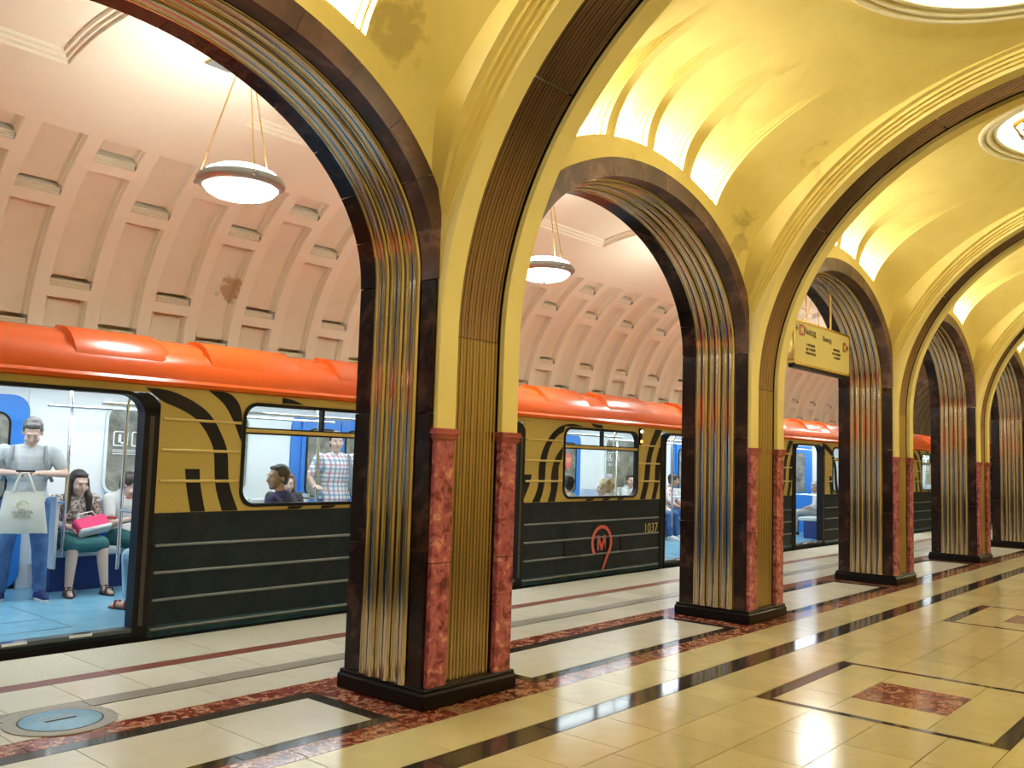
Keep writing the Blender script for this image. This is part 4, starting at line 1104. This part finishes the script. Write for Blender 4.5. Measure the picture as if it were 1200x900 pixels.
# man standing with the tote bag
r1, T1, j1, h1 = person('standing man in grey T-shirt and jeans looking down at a phone', (-.40, 4.86), -24, STAND, sk_b, h_grey, shirt=c_tee, sleeve=.62, pants=c_jean, plen=1.96, shoe=c_navy, vox=.0075, bulk=1.12, hpit=31,
    over=dict(head=(.02,-.10,1.60), neck=(0,-.03,1.49), sh=(.205,-.01,1.425), elL=(.30,-.04,1.23), elR=(-.32,-.06,1.24), wrL=(.10,-.27,1.235), wrR=(-.10,-.27,1.235), hip=(.10,0,.96), kn=(.14,-.03,.55), an=(.16,-.0,.17), toeL=(.22,-.15,.11), toeR=(-.19,-.15,.11)),
    hdir={1: (-.75,-.4,.05), -1: (.75,-.4,.05)})
def inT(T, pts): return [T @ Vector(q) for q in pts]
for s in (1, -1):
    mb = MB(); mb.tube(inT(T1, [(.13*s,.12,1.30), (.135*s,.05,1.475), (.135*s,-.06,1.47), (.14*s,-.135,1.36), (.17*s,-.12,1.24), (.20*s,.0,1.16)]), .017, 6); mb.build('backpack_strap', c_strap, r1, 60)
mb = MB(); mb.ball(T1 @ Vector((0,.20,1.22)), .16, 14, 10, (.95,.6,1.35), T1.to_3x3()); blob(mb, .014, c_strap, 'backpack', r1)
ph = MB().bbox(-.075,.075,-.012,.012,-.004,.004,.003); ph.v = [tuple(T1 @ (Matrix.Rotation(R(-35),3,'X') @ Vector(v) + Vector((0,-.345,1.255)))) for v in ph.v]
p_ = ph.build('phone', m_phone, None, 30); tag(p_, 'dark phone held by the standing man in grey', 'phone')
# tote bag hanging from his fingers
tb = empty('tote_bag', T1 @ Vector((0,-.36,.72))); tag(tb, 'pale canvas tote bag with green ring print hanging from the standing man', 'bag')
mb = MB(); rows = []
for i in range(9):
    f = i/8; z = .715+.365*f; wv = .205-.055*f; th = .035*math.sin(PI*min(1, .12+f*.9))+.006
    rows.append([T1 @ Vector((wv*math.cos(a)*(1 if abs(math.cos(a)) > .3 else 1), -.36+th*math.sin(a), z+.004*math.sin(5*a))) for a in [2*PI*k/24 for k in range(25)]])
mb.grid(rows); n = len(rows[0]); mb.f.append(tuple(range(24)))
mb.build('pouch', c_bag, tb, 40, True)
for yy in (-.375, -.345):
    MB().tube(inT(T1, [(-.085,yy,1.07), (-.055,yy,1.17), (-.03,-.355,1.235), (.02,-.355,1.235), (.05,yy,1.17), (.085,yy,1.07)]), .011, 6).build('strap', c_bag, tb, 60)
def on_bag(pts_me):
    for v in pts_me.vertices: v.co = (T1 @ Vector((v.co.x, -.404+v.co.y, v.co.z))) - tb.location
for body, z in (('ALBERTA', .885), ('SKUCA', .85)):
    t = text(body, .042, (0, 0, z), m_bagtxt := MATS.get('bag_print') or M('bag_print', (.28,.30,.27), .8), None, 'bag_lettering'); on_bag(t.data); t.parent = tb
mb = MB().tube([(.045*math.cos(2*PI*k/20), 0, .965+.036*math.sin(2*PI*k/20)) for k in range(17)], .005, 6); o = mb.build('bag_ring_print', M('bag_green', (.45,.52,.22), .8), None, 60); on_bag(o.data); o.parent = tb

# seated woman with long dark hair
r2_, T2, j2, h2 = person('seated woman with long dark hair, teal skirt and pink bag on her lap', (.20, 5.20), -6, SEAT, sk_b, h_dark, 'long', shirt=c_blouse, sleeve=.15, pants=c_teal, plen=.9, shoe=m_sandal, foot='sandal', sole=m_sandal, vox=.0075, bulk=.92, hpit=13, hyaw=8, skirt=True,
    over=dict(head=(.0,-.05,1.125), kn=(.13,-.42,.555), anL=(.17,-.44,.15), anR=(-.15,-.42,.15), toeL=(.19,-.57,.11), toeR=(-.17,-.56,.11), el=(.20,-.05,.74), wrL=(.07,-.27,.71), wrR=(-.09,-.28,.70)))
mb = MB()
for s in (1, -1):
    mb.cone(j2('sh', s), .062, j2('sh', s)+(j2('el', s)-j2('sh', s))*.75, .058); mb.cone(j2('sh', s), .06, j2('waist')+T2.to_3x3() @ Vector((.10*s, .0, .05)), .07)
blob(mb, .0085, c_lace, 'lace_cardigan', r2_)
MB().tube([j2('waist')+T2.to_3x3() @ Vector((.150*math.cos(2*PI*k/24), .115*math.sin(2*PI*k/24), .03)) for k in range(24)], .012, 6, True).build('belt', c_black, r2_, 60)
pb = MB().bbox(-.16,.16,-.05,.05,-.085,.085,.02); Rb = (T2 @ Matrix.Translation((.05,-.33,.735)) @ Euler((R(-50), R(-10), R(12))).to_matrix().to_4x4()); pb.v = [tuple(Rb @ Vector(v)) for v in pb.v]
hb_ = empty('handbag', Rb.translation); tag(hb_, 'pink and white handbag lying on the lap of the long-haired woman', 'bag')
pb.build('pouch', c_pink, hb_, 40)
q = MB().bbox(-.162,.162,-.052,.052,-.092,-.05,.015); q.v = [tuple(Rb @ Vector(v)) for v in q.v]; q.build('white_base', c_white, hb_, 40)
for s in (-1, 1):
    q = MB().tube([Rb @ Vector(a) for a in ((-.09,.02*s,.08), (-.07,.03*s,.14), (.07,.03*s,.14), (.09,.02*s,.08))], .008, 6); q.build('handle', c_white, hb_, 60)

# person in white T-shirt with red trim
r3, T3, j3, h3 = person('seated person in white T-shirt with red trim and teal shorts', (.70, 5.20), 12, SEAT, sk_b, h_dark, 'short', shirt=c_white, sleeve=.6, pants=c_teal, plen=.95, shoe=c_black, hpit=30, hyaw=25, vox=.009,
    over=dict(head=(0,-.05,1.10), wrL=(.06,-.28,.78), wrR=(-.04,-.28,.79), el=(.22,-.06,.72)), hdir={1: (-.5,-.5,.4), -1: (.5,-.5,.4)})
c_trim = M('red_trim', (.55,.03,.04), .7)
for s in (1, -1):
    S, E_ = j3('sh', s), j3('el', s); q = S+(E_-S)*.62; d = (E_-S).normalized(); u = d.orthogonal().normalized(); v = d.cross(u)
    MB().tube([q+d*.045+(u*math.cos(2*PI*k/14)+v*math.sin(2*PI*k/14))*.056 for k in range(14)], .009, 6, True).build('sleeve_trim', c_trim, r3, 60)
q = j3('neck')-Vector((0,0,.035)); MB().tube([q+T3.to_3x3() @ Vector((.075*math.cos(2*PI*k/16), .066*math.sin(2*PI*k/16), .012*math.sin(2*PI*k/16))) for k in range(16)], .010, 6, True).build('collar_trim', c_trim, r3, 60)
o = MB().bbox(-.04,.04,-.006,.006,-.075,.075,.003); o.v = [tuple(T3 @ (Matrix.Rotation(R(-55),3,'X') @ Vector(v)+Vector((0,-.37,.84)))) for v in o.v]
tag(o.build('phone', m_phone, None, 30), 'dark phone held by the person with red shirt trim', 'phone')

# near-bench passenger whose jeans and red sandal show in the doorway
person('seated person in light jeans with red sandal at the edge of the open door', (.20, 3.36), 180, SEAT, sk_a, h_dark, shirt=c_white, pants=cloth('pale_jeans', (.22,.36,.50), (.35,.48,.60), 10), plen=1.8, shoe=m_rsandal, foot='sandal', sole=m_sandal,
    over=dict(kn=(.13,-.42,.55), anL=(.10,-.44,.15), anR=(-.1,-.40,.15), toeL=(.17,-.60,.11)))
# young man in blue, in profile behind the window
r5, T5, j5, h5 = person('seated young man with black hair and blue jacket in profile at the window', (1.35, 3.44), 205, SEAT, sk_c, h_dark, shirt=c_navy, sleeve=1.8, pants=c_black, plen=1.9, shoe=c_black, hyaw=62, vox=.008,
    over=dict(head=(0,-.04,1.245), neck=(0,.0,1.12), sh=(.20,.03,1.03), chest=(0,.04,.96), el=(.25,-.04,.78)))
q = j5('neck')-Vector((0,0,.02)); MB().tube([q+T5.to_3x3() @ Vector((.066*math.cos(2*PI*k/16), .062*math.sin(2*PI*k/16), .0)) for k in range(16)], .010, 6, True).build('red_collar', c_trim, r5, 60)
person('seated woman with auburn hair beyond the man in the blue jacket', (2.66, 5.20), -25, SEAT, sk_b, h_red, 'bob', shirt=c_black, sleeve=1.2, pants=c_black, plen=1.9, shoe=c_black, over=dict(head=(0,-.04,1.12)), hpit=8)
# man in the plaid shirt
r7, T7, j7, h7 = person('standing man in red and blue plaid shirt holding a pole', (2.92, 4.62), -28, STAND, sk_b, h_dark, shirt=c_plaid, sleeve=.75, pants=c_jean, plen=1.96, shoe=c_black, vox=.008, bulk=1.08,
    over=dict(head=(-.01,-.05,1.625), elR=(-.30,-.06,1.20), wrR=(-.25,-.16,1.10), elL=(.27,0,1.17), wrL=(.27,-.03,.92)), hdir={-1: (.2,-.9,.1)})
MB().tube(inT(T7, [(.14,.12,1.30), (.14,.03,1.485), (.145,-.08,1.46), (.16,-.13,1.30), (.20,-.08,1.0)]), .018, 6).build('shoulder_strap', c_strap, r7, 60)
# passengers behind the window by number 1037
person('seated dark-haired person in white shirt seen from behind at the window beside the shield sticker', (5.90, 3.44), 190, SEAT, sk_a, h_dark, shirt=c_white, pants=c_black, plen=1.9, shoe=c_black, over=dict(head=(0,-.03,1.17)))
person('seated woman with curly blond hair seen from behind at the window', (6.80, 3.44), 215, SEAT, sk_b, h_blond, 'curly', shirt=c_white, pants=c_jean, plen=1.9, shoe=c_black, over=dict(head=(0,-.03,1.11)))
person('seated man with short dark hair and white shirt beyond the blond woman', (10.03, 5.18), 12, SEAT, sk_a, h_dark, shirt=c_white, sleeve=1.7, pants=c_black, plen=1.9, shoe=c_black, over=dict(head=(0,-.04,1.15)), hyaw=-50)
person('seated person with grey hair next to the dark-haired man in white', (9.42, 5.20), -4, SEAT, sk_b, h_white, 'bob', shirt=c_white, sleeve=1.5, pants=c_navy, plen=1.9, shoe=c_black, over=dict(head=(0,-.04,1.14)), hpit=12)
# passengers in the second open doorway
person('seated man in red and white floral shirt and blue jeans beside the open door', (11.48, 5.16), 8, SEAT, sk_c, h_dark, shirt=c_flor, sleeve=.7, pants=c_jean, plen=1.95, shoe=c_white, over=dict(head=(0,-.05,1.16)), hyaw=40, hpit=8)
person('seated blond person in green top beside the man in floral shirt', (10.86, 5.18), 0, SEAT, sk_b, h_blond, 'bob', shirt=c_green, sleeve=.6, pants=c_jean, plen=1.9, shoe=c_white, over=dict(head=(0,-.03,1.07)), hpit=15)
# passenger by the car end
person('seated man in pale clothes by the blue end door', (14.55, 3.48), 200, SEAT, sk_c, h_white, shirt=c_white, sleeve=1.3, pants=cloth('grey_cloth', (.35,.36,.36)), plen=1.9, shoe=c_black, over=dict(head=(0,-.06,1.08)), hpit=20, hyaw=30)
